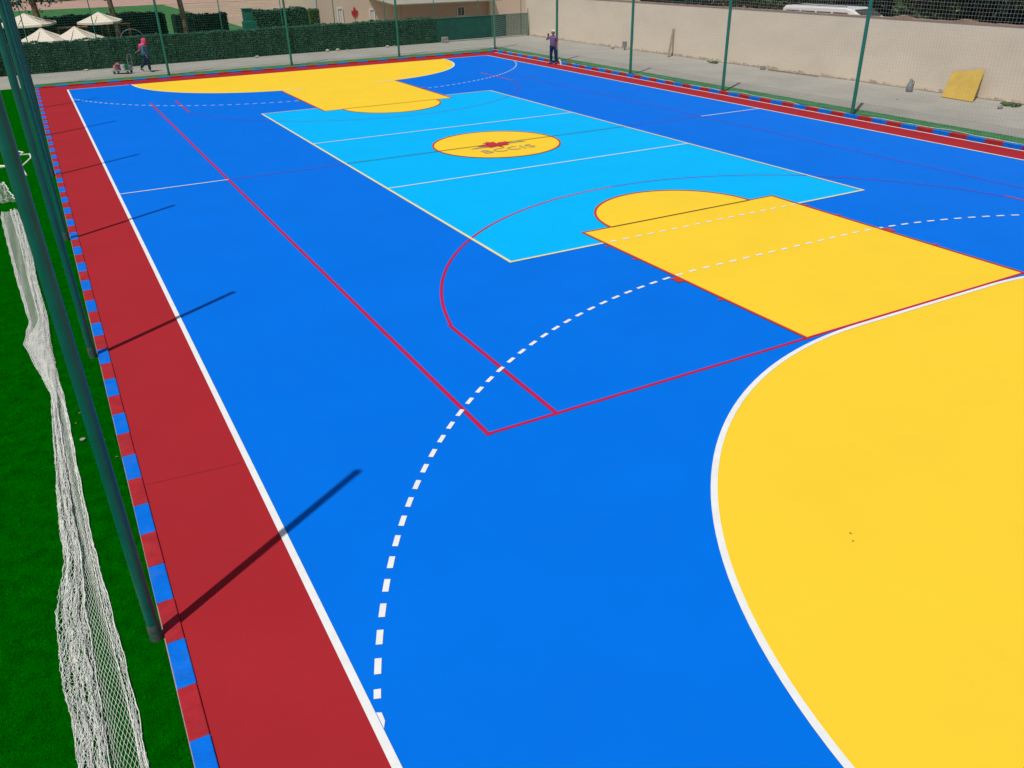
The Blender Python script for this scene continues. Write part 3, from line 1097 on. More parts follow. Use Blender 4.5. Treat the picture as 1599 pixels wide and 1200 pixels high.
tree(-10.1, 34.0, 7.2, 0.17, 2.0, M['dark_leaf'], 'tree trunk rising behind the half hidden umbrella, leftmost of three', 41, 3000, 5.0, (-0.3, 0))
tree(-6.25, 34.2, 7.5, 0.15, 2.1, M['dark_leaf'], 'tree trunk rising right of the lone pointed umbrella', 42, 3000, 5.2, (-0.4, 0))
tree(-2.55, 34.4, 7.5, 0.15, 2.1, M['dark_leaf'], 'tree trunk rising between the far left pole and the green cabinet', 43, 3000, 5.2, (-0.25, 0))
rnd0 = random.Random(77)
for i in range(8):
    x = -14 + i * 5.4 + rnd0.uniform(-.8, .8)
    tree(x, 116 + rnd0.uniform(-2, 2), 6 + rnd0.uniform(-1, 1), 0.25, 3.2, M['tree_leaf'] if i % 2 else M['dark_leaf'],
         'distant tree beyond the pinkish path at the top of the picture, ' + ['leftmost', 'second from left', 'third from left', 'fourth from left', 'fifth from left', 'sixth from left', 'second from right', 'rightmost'][i],
         100 + i, 700, 3.5, (0, 0), 0.35, 'distant_tree', 0.1)
    
ly = -6.0
names = ['nearest, at the right picture edge', 'second from the right edge', 'third from the right edge', 'just right of the white van', 'behind the white van front', 'behind the white van rear',
         'left of the white van', 'second left of the white van', 'third left of the white van', 'farthest left above the wall']
yy = [1.4, 4.4, 7.2, 10.2, 13.6, 17.4, 21.6, 26.5, 32.0, 38.0]
for i, y in enumerate(yy):
    tree(33.8 + rnd0.uniform(-.3, 1.2), y, 5.2 + rnd0.uniform(-.7, .9), 0.16, 2.5, [M['dark_leaf'], M['tree_leaf'], M['tree_leaf2']][(i * 7 + 1) % 3],
         'leafy dark tree beyond the beige wall, ' + names[i], 200 + i, 6500, 2.6, (0, 0), 0.15, 'tree', 0.04)

hd = box_hedge('hedge', 'tall dark hedge screen standing behind the trees beyond the beige wall', -4, 52, 0, 1.2, 3.6, M['dark_leaf'], M['dark_leaf'], 22000, 61, 0.12)
hd.rotation_euler = (0, 0, PI / 2)
hd.location = (38.2, 24, 0)
# van beyond the wall
van_ = None
van = thing('white_van', 'white van parked beyond the beige wall, only its roof showing', 'van', (30.2, 15.0, 0), PI / 2 + 0.06)
van.scale = (1, 1, 0.86)
# profile along local x (front at -x): extruded across local y
prof = [(-3.3, 0.35), (-3.35, 0.85), (-3.15, 1.15), (-2.35, 1.42), (-1.55, 1.84), (-1.2, 1.92), (3.1, 1.94), (3.3, 1.75), (3.35, 0.4)]
b = MB()
n = len(prof)
for side, sx in ((-0.95, 1), (0.95, -1)):
    pass
rings = []
for yv, ins in ((-0.97, 0.06), (-0.90, 0.0), (0.90, 0.0), (0.97, 0.06)):
    rings.append([(px * (1 - ins * 0.3), yv * (1.0 if pz < 1.2 else 0.93), pz - ins * (1 if pz > 1 else 0)) for px, pz in prof])
vs = [p for rg in rings for p in rg]
fs = [tuple(range(n)), tuple(3 * n + k for k in reversed(range(n)))]
for a in range(3):
    for k in range(n):
        fs.append((a * n + k, (a + 1) * n + k, (a + 1) * n + (k + 1) % n, a * n + (k + 1) % n))
b.add(vs, fs)
b.build('body', M['car'], van, True)
b = MB()
b.add([(-2.30, -0.78, 1.46), (-2.30, 0.78, 1.46), (-1.62, 0.74, 1.83), (-1.62, -0.74, 1.83)], [(3, 2, 1, 0)])
for v in range(4):
    b.v[v] = (b.v[v][0] - 0.03, b.v[v][1], b.v[v][2] + 0.02)
b.build('windscreen', M['glass'], van)
for sy in (-1, 1):
    for k in range(4):
        b = MB()
        x0 = -1.35 + k * 1.12
        b.box(x0, x0 + 0.98, min(sy * 0.905, sy * 0.935), max(sy * 0.905, sy * 0.935), 1.22, 1.66)
        b.build('side_window', M['glass'], van)
    for wx in (-2.3, 2.2):
        b = MB()
        b.tube([(wx, sy * 0.80, 0.34), (wx, sy * 1.0, 0.34)], 0.34, 20)
        b.build('wheel', M['dark_rubber'], van, True)
for sy in (-0.6, 0.6):
    b = MB()
    b.tube([(-1.0, sy, 1.98), (2.9, sy, 2.0)], 0.02, 6)
    for xx in (-1.0, 0.9, 2.9):
        b.tube([(xx, sy, 1.9), (xx, sy, 1.99)], 0.015, 5)
    b.build('roof_rail', M['dark_rubber'], van)


# ------------------------------------------------------------------ small things by the wall and hedge
bo = thing('yellow_board', 'large yellow board leaning against the beige wall', 'board', (16.75, -2.5, 0))
# leaning panel: foot on the ground at x=16.75, head resting on the wall
foot_a, foot_b = Vector((0.05, 0.61, 0.0)), Vector((-0.07, -0.67, 0.0))
top_a, top_b = Vector((0.84, 0.93, 0.74)), Vector((0.84, -0.25, 0.93))
nn = (foot_b - foot_a).cross(top_a - foot_a).normalized() * 0.02
vs = [foot_a, foot_b, top_b, top_a]
b = MB()
b.add(vs + [v + nn for v in vs], [(0, 1, 2, 3), (7, 6, 5, 4), (0, 4, 5, 1), (1, 5, 6, 2), (2, 6, 7, 3), (3, 7, 4, 0)])
b.build('panel', M['board'], bo)
b = MB()
m1, m2 = (foot_a * .8 + top_a * .2), (foot_b * .8 + top_b * .2)
b.tube([m1 - nn * 1.6, m2 - nn * 1.6], 0.018, 4)
m1, m2 = (foot_a * .25 + top_a * .75), (foot_b * .25 + top_b * .75)
b.tube([m1 - nn * 1.6, m2 - nn * 1.6], 0.018, 4)
b.build('batten', M['plank'], bo)

b = MB()
T = Matrix.Translation((16.95, 13.6, 0)) @ Matrix.Rotation(math.radians(24), 4, 'Y') @ Matrix.Rotation(math.radians(-17), 4, 'X')
b.cbox(-0.02, 0.02, -0.06, 0.06, 0, 1.42, 0.004, 0, T)
tag(b.build('plank', M['plank']), 'narrow wooden plank leaning on the beige wall', 'plank')
b = MB()
b.tube([(17.2, 6.95, 0.03), (17.25, 5.6, 0.03), (17.3, 4.2, 0.03)], 0.028, 8)
tag(b.build('pipe', M['plank'], None, True), 'long thin pipe lying along the foot of the beige wall', 'pipe')


def rock(name, x, y, s, m, label, cat, seed, sz=0.7):
    rnd = random.Random(seed)
    bm = bmesh.new()
    bmesh.ops.create_icosphere(bm, subdivisions=2, radius=1)
    for v in bm.verts:
        v.co *= rnd.uniform(0.82, 1.12)
        v.co = Vector((v.co.x * s, v.co.y * s * rnd.uniform(.95, 1.05) * 0.85, max(-0.02, (v.co.z + 0.55) * s * sz)))
    me = bpy.data.meshes.new(name)
    bm.to_mesh(me)
    bm.free()
    me.materials.append(m)
    o = bpy.data.objects.new(name, me)
    col.objects.link(o)
    o.location = (x, y, 0)
    return tag(o, label, cat)


rock('stone', 3.75, 27.55, 0.12, M['stone'], 'pale stone at the hedge foot, left one of the close pair', 'stone', 1)
rock('stone', 4.35, 27.55, 0.12, M['stone'], 'pale stone at the hedge foot, right one of the close pair', 'stone', 2)
rock('stone', 7.35, 27.5, 0.11, M['stone'], 'pale stone at the hedge foot beside the middle far pole', 'stone', 3, 0.6)
rock('stone', 7.8, 27.6, 0.07, M['stone'], 'tiny stone lying right of the lone pale stone', 'stone', 4, 0.5)
rock('stone', 4.9, 27.5, 0.07, M['stone'], 'tiny stone lying right of the pair of pale stones', 'stone', 8, 0.5)
rock('stone', -8.8, 27.0, 0.12, M['stone'], 'flat pale stone on the pavement left of the trolley', 'stone', 5, 0.35)
rock('stone', -0.3, 27.3, 0.13, M['stone'], 'flat pale stone on the pavement below the green cabinet', 'stone', 6, 0.4)
rock('stone', 16.3, -4.4, 0.10, M['grey_plastic'], 'dark stone on the pavement right of the yellow board', 'stone', 7, 0.6)
rock('stone', 16.98, 18.5, 0.13, M['stone'], 'rough stone at the foot of the beige wall', 'stone', 9, 0.8)
rock('stone', 15.25, -1.3, 0.05, M['stone'], 'small pebble on the pavement left of the yellow board', 'stone', 10, 0.5)
b = MB()
b.cbox(11.0, 11.38, 27.75, 27.95, 0, 0.30, 0.01)
b.cbox(11.05, 11.33, 27.55, 27.7, 0, 0.12, 0.01)
tag(b.build('concrete_block', M['block']), 'grey concrete block standing at the foot of the shade screen', 'block')
b = MB()
b.cbox(17.12, 17.3, 7.2, 7.4, 0, 0.14, 0.01)
tag(b.build('concrete_block', M['block']), 'small block at the end of the long pipe by the wall', 'block')

# faucet stand / grey jug by the wall
jg = thing('grey_canister', 'grey upright canister against the beige wall, left of the yellow board', 'canister', (17.0, -0.4, 0))
b = MB()
b.tube([(0, 0, 0), (0, 0, 0.03), (0, 0, 0.22), (0, 0, 0.32), (0, 0, 0.42), (0, 0, 0.44)], [0.12, 0.13, 0.12, 0.06, 0.05, 0.03], 14)
b.build('body', M['grey_plastic'], jg, True)
b = MB()
b.tube([(0.0, -0.05, 0.38), (0.0, -0.14, 0.34), (0.0, -0.13, 0.2), (0.0, -0.11, 0.14)], 0.014, 6)
b.build('handle', M['dark_rubber'], jg, True)
jg = thing('grey_box', 'small grey pipe box fixed to the wall foot beyond the photographer', 'box', (17.15, 17.6, 0))
b = MB()
b.cbox(-0.08, 0.06, -0.12, 0.12, 0.12, 0.42, 0.01)
b.build('housing', M['grey_plastic'], jg)
b = MB()
b.tube([(0, 0, 0), (0, 0, 0.12)], 0.03, 8)
b.build('pipe', M['grey_plastic'], jg)


def weed(x, y, rad, n, label, seed):
    rnd = random.Random(seed)
    b = MB()
    for i in range(n):
        a = rnd.uniform(0, 2 * PI)
        l_ = rad * rnd.uniform(.4, 1)
        px, py = rnd.uniform(-.3, .3) * rad, rnd.uniform(-1, 1) * rad
        w = 0.018
        c, s_ = math.cos(a), math.sin(a)
        b.add([(px - s_ * w, py + c * w, 0), (px + s_ * w, py - c * w, 0), (px + c * l_ * .6, py + s_ * l_ * .6, l_ * .45), (px + c * l_, py + s_ * l_, l_ * .25)], [(0, 1, 2), (0, 2, 3)])
    o = b.build('weed', M['weed'])
    o.location = (x, y, 0)
    tag(o, label, 'weed')


weed(17.0, 10.3, 0.22, 70, 'low green weed growing at the wall foot between two poles', 1)
weed(17.0, -4.3, 0.26, 80, 'low green weed growing at the wall foot right of the yellow board', 2)

# litter on the near turf and specks on the court
b = MB()
b.tube([(0, 0, 0.012), (0, 0, 0.022), (0, 0, 0.024)], [0.03, 0.03, 0.02], 16)
o = b.build('bottle_cap', M['block'], None, True)
o.location = (-11.575, -11.7, 0)
tag(o, 'small grey disc lying on the turf beside the nearest pole', 'disc')
for i, (x, y, lb) in enumerate([(-11.56, -11.0, 'pale dry leaf on the turf above the grey disc'), (-11.62, -11.25, 'second dry leaf on the turf, farther from the kerb than its neighbour'),
                                (-11.27, -12.3, 'dry leaf on the turf close to the kerb'), (-12.47, -8.0, 'dry leaf on the turf left of the long net'),
                                (-5.40, -17.28, 'brown dry leaf on the near yellow goal area'), (-5.47, -17.37, 'darker dry leaf below the other on the yellow goal area'),
                                (-6.65, -15.3, 'tiny dark crumb on the blue floor between the dashed line and the goal area')]):
    b = MB()
    s = 0.020 if i < 4 else (0.014 if i < 6 else 0.009)
    b.add([(-s, 0, 0), (-s * .2, s * .6, 0.004), (s, s * .2, 0.001), (s * .3, -s * .6, 0.006), (-s * .2, -s * .3, 0.002)], [(0, 4, 3, 2, 1)])
    o = b.build('dry_leaf', M['dead_leaf'])
    o.location = (x, y, 0.012)
    o.rotation_euler = (0.1, 0.1, i * 1.3)
    tag(o, lb, 'leaf')

# white bottles at the far corner and next to the photographer
def bottle(x, y, rz, label, sc_=1.0, z=0.05):
    t = thing('plastic_bottle', label, 'bottle', (x, y, z * sc_), rz)
    b = MB()
    b.tube([(-0.16, 0, 0), (-0.15, 0, 0), (0.05, 0, 0), (0.10, 0, 0), (0.13, 0, 0)], [0.03 * sc_, 0.05 * sc_, 0.05 * sc_, 0.03 * sc_, 0.018 * sc_], 12)
    b.build('body', M['white_plastic'], t, True)
    b = MB()
    b.tube([(0.131, 0, 0), (0.16, 0, 0)], 0.02 * sc_, 10)
    b.build('cap', M['kerb_blue'], t, True)
    return t


bottle(12.0, 22.75, 0.5, 'white bottle lying at the far right corner pole', 1.3)
bottle(11.9, 23.0, 1.5, 'second white bottle behind the one at the corner pole', 1.2)
sb = thing('paint_scraper', 'white bladed tool standing on the kerb at the photographer\'s feet', 'tool', (11.02, 14.35, 0), 0.2)
b = MB()
b.add([(-0.05, -0.10, 0.01), (0.05, -0.10, 0.01), (0.03, 0.02, 0.24), (-0.03, 0.02, 0.24), (-0.05, -0.085, 0.01), (0.05, -0.085, 0.01), (0.03, 0.035, 0.24), (-0.03, 0.035, 0.24)],
      [(0, 1, 2, 3), (7, 6, 5, 4), (0, 4, 5, 1), (1, 5, 6, 2), (2, 6, 7, 3), (3, 7, 4, 0)])
b.build('blade', M['white_plastic'], sb)
b = MB()
b.tube([(0, 0.03, 0.22), (0, 0.06, 0.34)], 0.014, 8)
b.build('handle', M['denim'], sb, True)


# ------------------------------------------------------------------ people
def skin_mesh(verts, edges, radii, root=0, sub=1):
    me = bpy.data.meshes.new('tmp')
    me.from_pydata([tuple(v) for v in verts], edges, [])
    o = bpy.data.objects.new('tmp', me)
    col.objects.link(o)
    sk = o.modifiers.new('s', 'SKIN')
    sk.use_smooth_shade = True
    sl = me.skin_vertices[0].data
    for i, rr in enumerate(radii):
        sl[i].radius = rr if isinstance(rr, tuple) else (rr, rr)
        sl[i].use_root = (i == root)
    ss = o.modifiers.new('u', 'SUBSURF')
    ss.levels = sub
    ss.render_levels = sub
    dg = bpy.context.evaluated_depsgraph_get()
    out = bpy.data.meshes.new_from_object(o.evaluated_get(dg))
    bpy.data.objects.remove(o)
    return out


def join_meshes(name, meshes, m, parent=None):
    b = MB()
    for me in meshes:
        b.add([v.co.copy() for v in me.vertices], [tuple(p.vertices) for p in me.polygons])
    return b.build(name, m, parent, True)


class Skel:
    def __init__(s):
        s.v, s.e, s.r, s.n = [], [], [], {}

    def p(s, name, co, rad, parent=None):
        s.n[name] = len(s.v)
        s.v.append(co)
        s.r.append(rad)
        if parent:
            s.e.append((s.n[parent], s.n[name]))
        return s

    def mesh(s, sub=2):
        return skin_mesh(s.v, s.e, s.r, 0, sub)


def hand(wrist, direction, palm_n, side, curl):
    """palm + five separate fingers, each its own skinned chain rooted in the palm"""
    d = Vector(direction).normalized()
    n = Vector(palm_n)
    n = (n - d * n.dot(d)).normalized()
    s = d.cross(n).normalized() * side
    w = Vector(wrist)
    out = []
    k = Skel()
    k.p('w', w - d * 0.01, (0.026, 0.018)).p('p', w + d * 0.045, (0.038, 0.016), 'w').p('q', w + d * 0.085, (0.036, 0.013), 'p')
    out.append(k.mesh(1))
    for i, (off, ln) in enumerate(((-0.030, 0.072), (-0.010, 0.080), (0.010, 0.075), (0.029, 0.058))):
        a = w + d * 0.075 + s * off
        dd = d
        pts = [a]
        for j in range(3):
            dd = (dd + n * curl * 0.5).normalized()
            pts.append(pts[-1] + dd * ln / 3)
        k = Skel()
        k.p('0', pts[0], 0.0095).p('1', pts[1], 0.009, '0').p('2', pts[2], 0.008, '1').p('3', pts[3], 0.0065, '2')
        out.append(k.mesh(1))
    a = w + d * 0.025 - s * 0.025
    k = Skel()
    dd = (d * 0.7 - s * 0.7 + n * 0.3).normalized()
    k.p('0', a, 0.011).p('1', a + dd * 0.035, 0.010, '0').p('2', a + dd * 0.035 + (d + n * curl * .4).normalized() * 0.03, 0.008, '1')
    out.append(k.mesh(1))
    return out


def head_meshes(c, face):
    """head with brow, nose, chin and ears; c = head centre, face = unit facing vector"""
    f_ = Vector(face).normalized()
    up = Vector((0, 0, 1))
    s = f_.cross(up)
    bm = bmesh.new()
    bmesh.ops.create_uvsphere(bm, u_segments=24, v_segments=16, radius=1)
    for v in bm.verts:
        x_, y_, z_ = v.co
        fx = max(0, y_)
        wdt = 0.076 * (1 - 0.18 * max(0, -z_))
        co = s * x_ * wdt + f_ * (y_ * 0.094 - 0.012 * max(0, -z_) * (1 if y_ < 0 else -0.6)) + up * z_ * 0.118
        # nose
        if y_ > 0.8 and abs(x_) < 0.22 and -0.35 < z_ < 0.1:
            co += f_ * 0.018 * (1 - abs(x_) / 0.22)
        # eye sockets
        if y_ > 0.6 and 0.2 < abs(x_) < 0.55 and 0.0 < z_ < 0.25:
            co -= f_ * 0.008
        v.co = Vector(c) + co
    me = bpy.data.meshes.new('h')
    bm.to_mesh(me)
    bm.free()
    out = [me]
    for sx in (-1, 1):
        k = Skel()
        a = Vector(c) + s * sx * 0.073
        k.p('0', a + up * 0.02, (0.006, 0.014)).p('1', a + s * sx * 0.010 - up * 0.0, (0.006, 0.018), '0').p('2', a - up * 0.025, (0.006, 0.010), '1')
        out.append(k.mesh(1))
    return out


def face_bits(c, face, parent):
    f_ = Vector(face).normalized()
    up = Vector((0, 0, 1))
    s = f_.cross(up)
    for sx in (-1, 1):
        bm = bmesh.new()
        bmesh.ops.create_uvsphere(bm, u_segments=10, v_segments=8, radius=0.011)
        me = bpy.data.meshes.new('eye')
        for v in bm.verts:
            v.co += Vector(c) + s * sx * 0.030 + f_ * 0.078 + up * 0.012
        bm.to_mesh(me)
        bm.free()
        me.materials.append(M['hair'])
        o = bpy.data.objects.new('eye', me)
        col.objects.link(o)
        o.parent = parent
    b = MB()
    p0 = Vector(c) + f_ * 0.084 - up * 0.052
    b.tube([p0 - s * 0.024 - f_ * 0.006, p0, p0 + s * 0.024 - f_ * 0.006], [0.003, 0.006, 0.003], 6)
    b.build('mouth', M['leaf_sign'], parent, True)


def limb_cover(chain, rads, sub=2):
    k = Skel()
    prev = None
    for i, (p, rr) in enumerate(zip(chain, rads)):
        k.p(str(i), p, rr, prev)
        prev = str(i)
    return k.mesh(sub)


# ---- photographer. local frame: faces +Y, right hand at +X
ph = thing('person', 'person in a plum T-shirt, navy jeans and white cap holding up a phone', 'person', (10.90, 14.75, 0.0), math.radians(118))
ph.scale = (1.04, 1.0, 0.87)
J = dict(pelvis=(0, 0, 0.92), belly=(0, 0.015, 1.06), chest=(0, 0.0, 1.25), sh=(0, -0.01, 1.38), neck=(0, 0.0, 1.45), neck2=(0, 0.015, 1.52),
         ls=(-0.17, -0.01, 1.37), le=(-0.22, 0.0, 1.10), lw=(-0.235, 0.05, 0.86),
         rs=(0.17, -0.01, 1.37), re=(0.255, 0.20, 1.24), rw=(0.09, 0.33, 1.42),
         rh=(0.09, 0, 0.88), rk=(0.115, 0.02, 0.49), ra=(0.125, -0.01, 0.09), rt=(0.14, 0.13, 0.035),
         lh=(-0.09, 0, 0.88), lk=(-0.13, 0.02, 0.49), la=(-0.155, -0.01, 0.09), lt=(-0.18, 0.13, 0.035))


def body(J, face, parent, hands):
    k = Skel()
    k.p('pelvis', J['pelvis'], (0.13, 0.095)).p('belly', J['belly'], (0.12, 0.09), 'pelvis').p('chest', J['chest'], (0.14, 0.10), 'belly')
    k.p('sh', J['sh'], (0.11, 0.075), 'chest').p('neck', J['neck'], 0.052, 'sh').p('neck2', J['neck2'], 0.052, 'neck')
    for s_ in 'rl':
        k.p(s_ + 's', J[s_ + 's'], 0.052, 'sh').p(s_ + 'e', J[s_ + 'e'], 0.038, s_ + 's').p(s_ + 'w', J[s_ + 'w'], 0.026, s_ + 'e')
        k.p(s_ + 'h', J[s_ + 'h'], 0.085, 'pelvis').p(s_ + 'k', J[s_ + 'k'], 0.055, s_ + 'h').p(s_ + 'a', J[s_ + 'a'], 0.036, s_ + 'k').p(s_ + 't', J[s_ + 't'], 0.03, s_ + 'a')
    hc = Vector(J['neck2']) + Vector(face) * 0.02 + Vector((0, 0, 0.10))
    ms = [k.mesh(2)] + head_meshes(hc, face)
    for h in hands:
        ms += hand(*h)
    o = join_meshes('body', ms, M['skin'], parent)
    face_bits(hc, face, parent)
    return hc


fc = Vector((-0.15, 1, 0)).normalized()
rw, lw = Vector(J['rw']), Vector(J['lw'])
hc = body(J, fc, ph, [(lw, lw - Vector(J['le']), (1, 0.2, 0), -1, 0.35), (rw, (-0.25, 0.05, 1.0), (-0.6, 0.8, 0), 1, 0.9)])


def shirt(J, name, m, parent, sleeve=0.75, hem=0.86, puff=1.0, hemr=(0.155, 0.12)):
    k = Skel()
    k.p('hem', (J['pelvis'][0], J['pelvis'][1], hem), hemr)
    k.p('belly', J['belly'], (0.142 * puff, 0.112 * puff), 'hem').p('chest', J['chest'], (0.158 * puff, 0.118 * puff), 'belly').p('sh', (J['sh'][0], J['sh'][1], J['sh'][2] + 0.005), (0.125, 0.088), 'chest')
    k.p('col', (J['neck'][0], J['neck'][1], J['neck'][2] - 0.005), 0.064, 'sh')
    for s_ in 'rl':
        a, e = Vector(J[s_ + 's']), Vector(J[s_ + 'e'])
        w = Vector(J[s_ + 'w'])
        k.p(s_ + 's', a, 0.068, 'sh')
        if sleeve <= 1:
            k.p(s_ + 'e', a + (e - a) * sleeve, 0.058, s_ + 's')
        else:
            k.p(s_ + 'e', e, 0.054, s_ + 's').p(s_ + 'w', e + (w - e) * (sleeve - 1), 0.044, s_ + 'e')
    return join_meshes(name, [k.mesh(2)], m, parent)


def trousers(J, name, m, parent, cuff=0.0):
    k = Skel()
    k.p('w', (J['pelvis'][0], J['pelvis'][1], J['pelvis'][2] + 0.03), (0.143, 0.108))
    for s_ in 'rl':
        an, kn, hp = Vector(J[s_ + 'a']), Vector(J[s_ + 'k']), Vector(J[s_ + 'h'])
        k.p(s_ + 'h', hp - Vector((0, 0, 0.04)), 0.098, 'w').p(s_ + 'm', hp * .5 + kn * .5, 0.086, s_ + 'h').p(s_ + 'k', kn, 0.072, s_ + 'm').p(s_ + 'c', kn * .4 + an * .6, 0.066, s_ + 'k').p(s_ + 'a', an - (an - kn) * 0.03, 0.060, s_ + 'c')
    return join_meshes(name, [k.mesh(2)], m, parent)


def shoes(J, parent):
    for s_ in 'rl':
        a, t_ = Vector(J[s_ + 'a']), Vector(J[s_ + 't'])
        k = Skel()
        d = (t_ - a)
        k.p('0', a + Vector((0, -0.02, -0.04)), (0.044, 0.044)).p('1', a + d * 0.6 + Vector((0, 0, 0.0)), (0.046, 0.035), '0').p('2', t_ + d * 0.25 + Vector((0, 0, 0.008)), (0.042, 0.028), '1')
        join_meshes('shoe', [k.mesh(2)], M['shoe'], parent)


shirt(J, 't_shirt', M['purple'], ph, 0.75, 0.81, 1.15, (0.185, 0.15))
trousers(J, 'jeans', M['denim'], ph)
shoes(J, ph)


def cap_mesh(hc, face, parent):
    f_ = Vector(face).normalized()
    up = Vector((0, 0, 1))
    s = f_.cross(up)
    b = MB()
    vs, fs = [], []
    n, rws = 20, 6
    for i in range(rws + 1):
        ph_ = (PI / 2) * i / rws
        for j in range(n):
            a = 2 * PI * j / n
            vs.append(hc + s * math.cos(a) * 0.088 * math.cos(ph_) + f_ * math.sin(a) * 0.104 * math.cos(ph_) + up * (0.035 + 0.098 * math.sin(ph_)))
    for i in range(rws):
        for j in range(n):
            fs.append((i * n + j, i * n + (j + 1) % n, (i + 1) * n + (j + 1) % n, (i + 1) * n + j))
    b.add(vs, fs)
    # peak
    pv = []
    for j in range(9):
        a = PI * (0.12 + 0.76 * j / 8)
        pv.append(hc + s * math.cos(a) * 0.086 + f_ * math.sin(a) * 0.100 + up * 0.040)
        pv.append(hc + s * math.cos(a) * 0.090 + f_ * (math.sin(a) * 0.17 + 0.01) + up * 0.022)
    b.add(pv, [(2 * j, 2 * j + 1, 2 * j + 3, 2 * j + 2) for j in range(8)])
    return b.build('cap', M['white_cloth'], parent, True)


def hair_mesh(hc, face, parent):
    f_ = Vector(face).normalized()
    up = Vector((0, 0, 1))
    s = f_.cross(up)
    b = MB()
    vs, fs = [], []
    n, rws = 20, 7
    for i in range(rws + 1):
        z_ = -0.085 + 0.20 * i / rws
        for j in range(n + 1):
            a = PI * (0.93) + PI * 1.14 * j / n
            rr = math.sqrt(max(0.02, 1 - (z_ / 0.135) ** 2))
            vs.append(hc + s * math.cos(a) * 0.084 * rr + f_ * math.sin(a) * 0.102 * rr + up * z_)
    for i in range(rws):
        for j in range(n):
            fs.append((i * (n + 1) + j, i * (n + 1) + j + 1, (i + 1) * (n + 1) + j + 1, (i + 1) * (n + 1) + j))
    b.add(vs, fs)
    return b.build('hair', M['hair'], parent, True)


hair_mesh(hc, fc, ph)
cap_mesh(hc - fc * 0.022 - Vector((0, 0, 0.004)), -fc, ph)      # worn back to front
# phone held in front of the face
T = Matrix.Translation((10.90, 14.75, 0)) @ Matrix.Rotation(math.radians(118), 4, 'Z') @ Matrix.Diagonal((1.04, 1.0, 0.87, 1))
b = MB()
b.cbox(-0.037, 0.037, -0.004, 0.004, -0.075, 0.075, 0.003)
o = b.build('phone', M['dark_rubber'])
o.matrix_world = T @ Matrix.Translation(rw + Vector((-0.035, 0.05, 0.10))) @ Matrix.Rotation(-0.1, 4, 'Z')
tag(o, 'small dark phone held up by the person in the plum T-shirt', 'phone')

# ---- walker with headscarf, walking to the right of the picture, one arm stretched back to the trolley
wk = thing('person', 'person in a pink headscarf, grey-blue tunic and dark trousers pulling a trolley', 'person', (-6.22, 24.42, 0.0), math.atan2(-0.48, 0.88) - PI / 2)
wk.scale = (1.0, 1.04, 0.87)
J2 = dict(pelvis=(0, 0.0, 0.90), belly=(0, 0.01, 1.05), chest=(0, 0.03, 1.24), sh=(0, 0.03, 1.37), neck=(0, 0.045, 1.44), neck2=(0, 0.065, 1.505),
          rs=(0.16, 0.03, 1.35), re=(0.19, 0.02, 1.10), rw=(0.19, 0.12, 0.88),
          ls=(-0.16, 0.03, 1.35), le=(-0.20, -0.20, 1.16), lw=(-0.20, -0.42, 1.02),
          rh=(0.085, 0.0, 0.87), rk=(0.095, 0.13, 0.49), ra=(0.09, 0.13, 0.09), rt=(0.10, 0.27, 0.035),
          lh=(-0.085, 0.0, 0.87), lk=(-0.095, -0.09, 0.49), la=(-0.09, -0.36, 0.17), lt=(-0.09, -0.25, 0.06))
fc2 = Vector((0, 1, -0.15)).normalized()
hc2 = body(J2, fc2, wk, [(Vector(J2['rw']), (0, 0.25, -1), (-1, 0, 0), 1, 0.5), (Vector(J2['lw']), (0.0, -0.9, -0.35), (0, -0.3, -1), -1, 1.1)])
shirt(J2, 'tunic', M['grey_blue'], wk, 1.85, 0.76, 1.28, (0.21, 0.19))
trousers(J2, 'trousers', M['navy'], wk)
shoes(J2, wk)
b = MB()                                            # headscarf: hood open at the face, tail falling down the back
vs, fs = [], []
up = Vector((0, 0, 1))
s_ax = fc2.cross(up).normalized()
n = 22
levels = [(0.135, 0.03, 0.03), (0.12, 0.075, 0.08), (0.07, 0.098, 0.115), (0.0, 0.104, 0.122), (-0.07, 0.100, 0.118), (-0.13, 0.105, 0.115), (-0.18, 0.16, 0.125), (-0.26, 0.175, 0.14), (-0.36, 0.13, 0.15)]
for (dz, wx, wy) in levels:
    for j in range(n + 1):
        op = 0.95 if -0.10 < dz < 0.09 else 0.2
        a = PI / 2 + op * 0.55 + (2 * PI - op * 1.1) * j / n
        c_, s2 = math.cos(a), math.sin(a)
        back = 0.03 if (s2 < 0 and dz < -0.1) else 0
        vs.append(hc2 + s_ax * c_ * wx + Vector((0, 1, 0)) * (s2 * wy * (1.45 if (s2 < 0 and dz < -0.15) else 1) - back - 0.005 - (0.07 if dz < -0.13 else 0)) + up * (dz - (0.20 * max(0, -s2) if dz < -0.2 else 0)))
for i in range(len(levels) - 1):
    for j in range(n):
        fs.append((i * (n + 1) + j, (i + 1) * (n + 1) + j, (i + 1) * (n + 1) + j + 1, i * (n + 1) + j + 1))
b.add(vs, fs)
b.build('headscarf', M['pink'], wk, True)

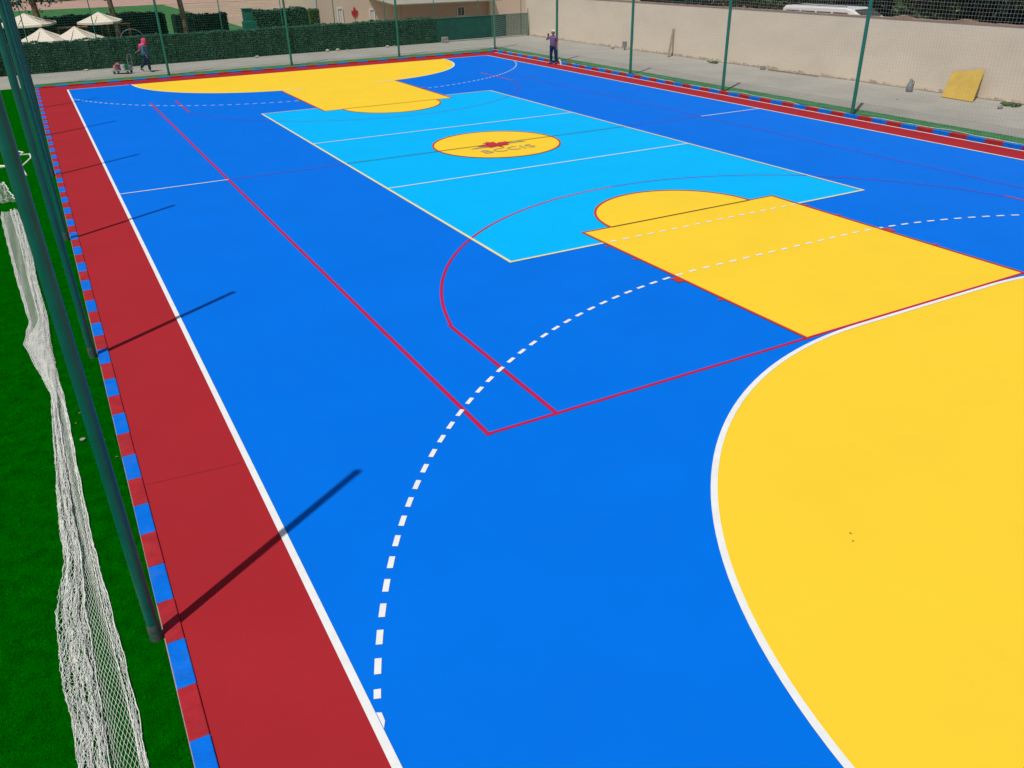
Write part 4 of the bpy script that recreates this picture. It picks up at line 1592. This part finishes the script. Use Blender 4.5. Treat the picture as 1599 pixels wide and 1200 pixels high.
# ---- platform trolley
ang = math.atan2(-0.48, 0.88)
tr = thing('platform_trolley', 'low flat trolley with an upright handle behind the person in pink', 'trolley', (-7.35, 24.55, 0), ang)
b = MB()
b.cbox(-0.42, 0.42, -0.28, 0.28, 0.13, 0.165, 0.01)
b.build('platform', M['steel'], tr)
b = MB()
b.tube([(0.40, -0.24, 0.15), (0.44, -0.24, 0.60), (0.46, -0.20, 0.84), (0.46, 0.20, 0.84), (0.44, 0.24, 0.60), (0.40, 0.24, 0.15)], 0.016, 8)
b.tube([(0.42, -0.24, 0.48), (0.42, 0.24, 0.48)], 0.010, 6)
b.build('handle', M['grey_plastic'], tr, True)
for wx in (-0.32, 0.32):
    for wy in (-0.22, 0.22):
        b = MB()
        b.tube([(wx, wy - 0.02, 0.06), (wx, wy + 0.02, 0.06)], 0.058, 14)
        w_ = b.build('wheel', M['dark_rubber'], tr, True)
        b = MB()
        b.box(wx - 0.02, wx + 0.02, wy - 0.03, wy - 0.024, 0.05, 0.13)
        b.box(wx - 0.02, wx + 0.02, wy + 0.024, wy + 0.03, 0.05, 0.13)
        b.build('fork', M['steel'], w_)
TR = Matrix.Translation((-7.35, 24.55, 0)) @ Matrix.Rotation(ang, 4, 'Z')


def on_trolley(name, px, py, prof_, m, label, cat, group=None, handle=False):
    t = thing(name, label, cat, tuple(TR @ Vector((px, py, 0.166))), ang, group)
    b = MB()
    b.tube([(0, 0, z_) for z_, _ in prof_], [r_ for _, r_ in prof_], 16)
    b.build('body', m, t, True)
    if handle:
        b = MB()
        r_ = prof_[-1][1]
        h_ = prof_[-1][0]
        b.tube([(r_ * math.cos(a_), 0, h_ + r_ * 0.7 * math.sin(a_)) for a_ in [PI * i / 8 for i in range(9)]], 0.005, 5)
        b.build('handle', M['steel'], t, True)
    return t


on_trolley('paint_bucket', -0.15, -0.08, [(0, 0.10), (0.02, 0.105), (0.22, 0.125), (0.23, 0.13), (0.25, 0.13)], M['mauve'], 'mauve paint bucket in the middle of the trolley', 'bucket', None, True)
on_trolley('paint_bucket', 0.10, -0.10, [(0, 0.09), (0.20, 0.11), (0.21, 0.115), (0.23, 0.115)], M['white_plastic'], 'white paint bucket on the trolley beside the green can', 'bucket', None, True)
on_trolley('paint_can', 0.22, -0.05, [(0, 0.09), (0.24, 0.09), (0.25, 0.08)], M['can_green'], 'green paint can on the trolley near its handle', 'can')
on_trolley('paint_can', 0.33, 0.12, [(0, 0.08), (0.18, 0.08), (0.19, 0.07)], M['grey_plastic'], 'grey paint can at the handle end of the trolley', 'can')
on_trolley('paint_bucket', -0.31, 0.02, [(0, 0.09), (0.12, 0.10), (0.13, 0.105)], M['white_plastic'], 'low white bucket at the front end of the trolley', 'bucket')
# crumpled salmon cloth heaped over the front buckets
rnd = random.Random(5)
b = MB()
NN = 14
vs = []
for i in range(NN + 1):
    for j in range(NN + 1):
        a, c = i / NN - .5, j / NN - .5
        z = 0.16 + 0.10 * math.exp(-(a * a + c * c) * 9) + 0.035 * math.sin(i * 1.7 + j * .8) * math.cos(j * 1.5) - 0.10 * max(abs(a), abs(c)) ** 2 * 4 * 0.6
        vs.append((a * 0.40, c * 0.34, z + rnd.uniform(-.008, .008)))
b.add(vs, [(i * (NN + 1) + j, (i + 1) * (NN + 1) + j, (i + 1) * (NN + 1) + j + 1, i * (NN + 1) + j + 1) for i in range(NN) for j in range(NN)])
o = b.build('rag', M['salmon'], None, True)
o.matrix_world = TR @ Matrix.Translation((-0.20, 0.02, 0.20))
tag(o, 'crumpled salmon pink cloth heaped on the front of the trolley', 'cloth')
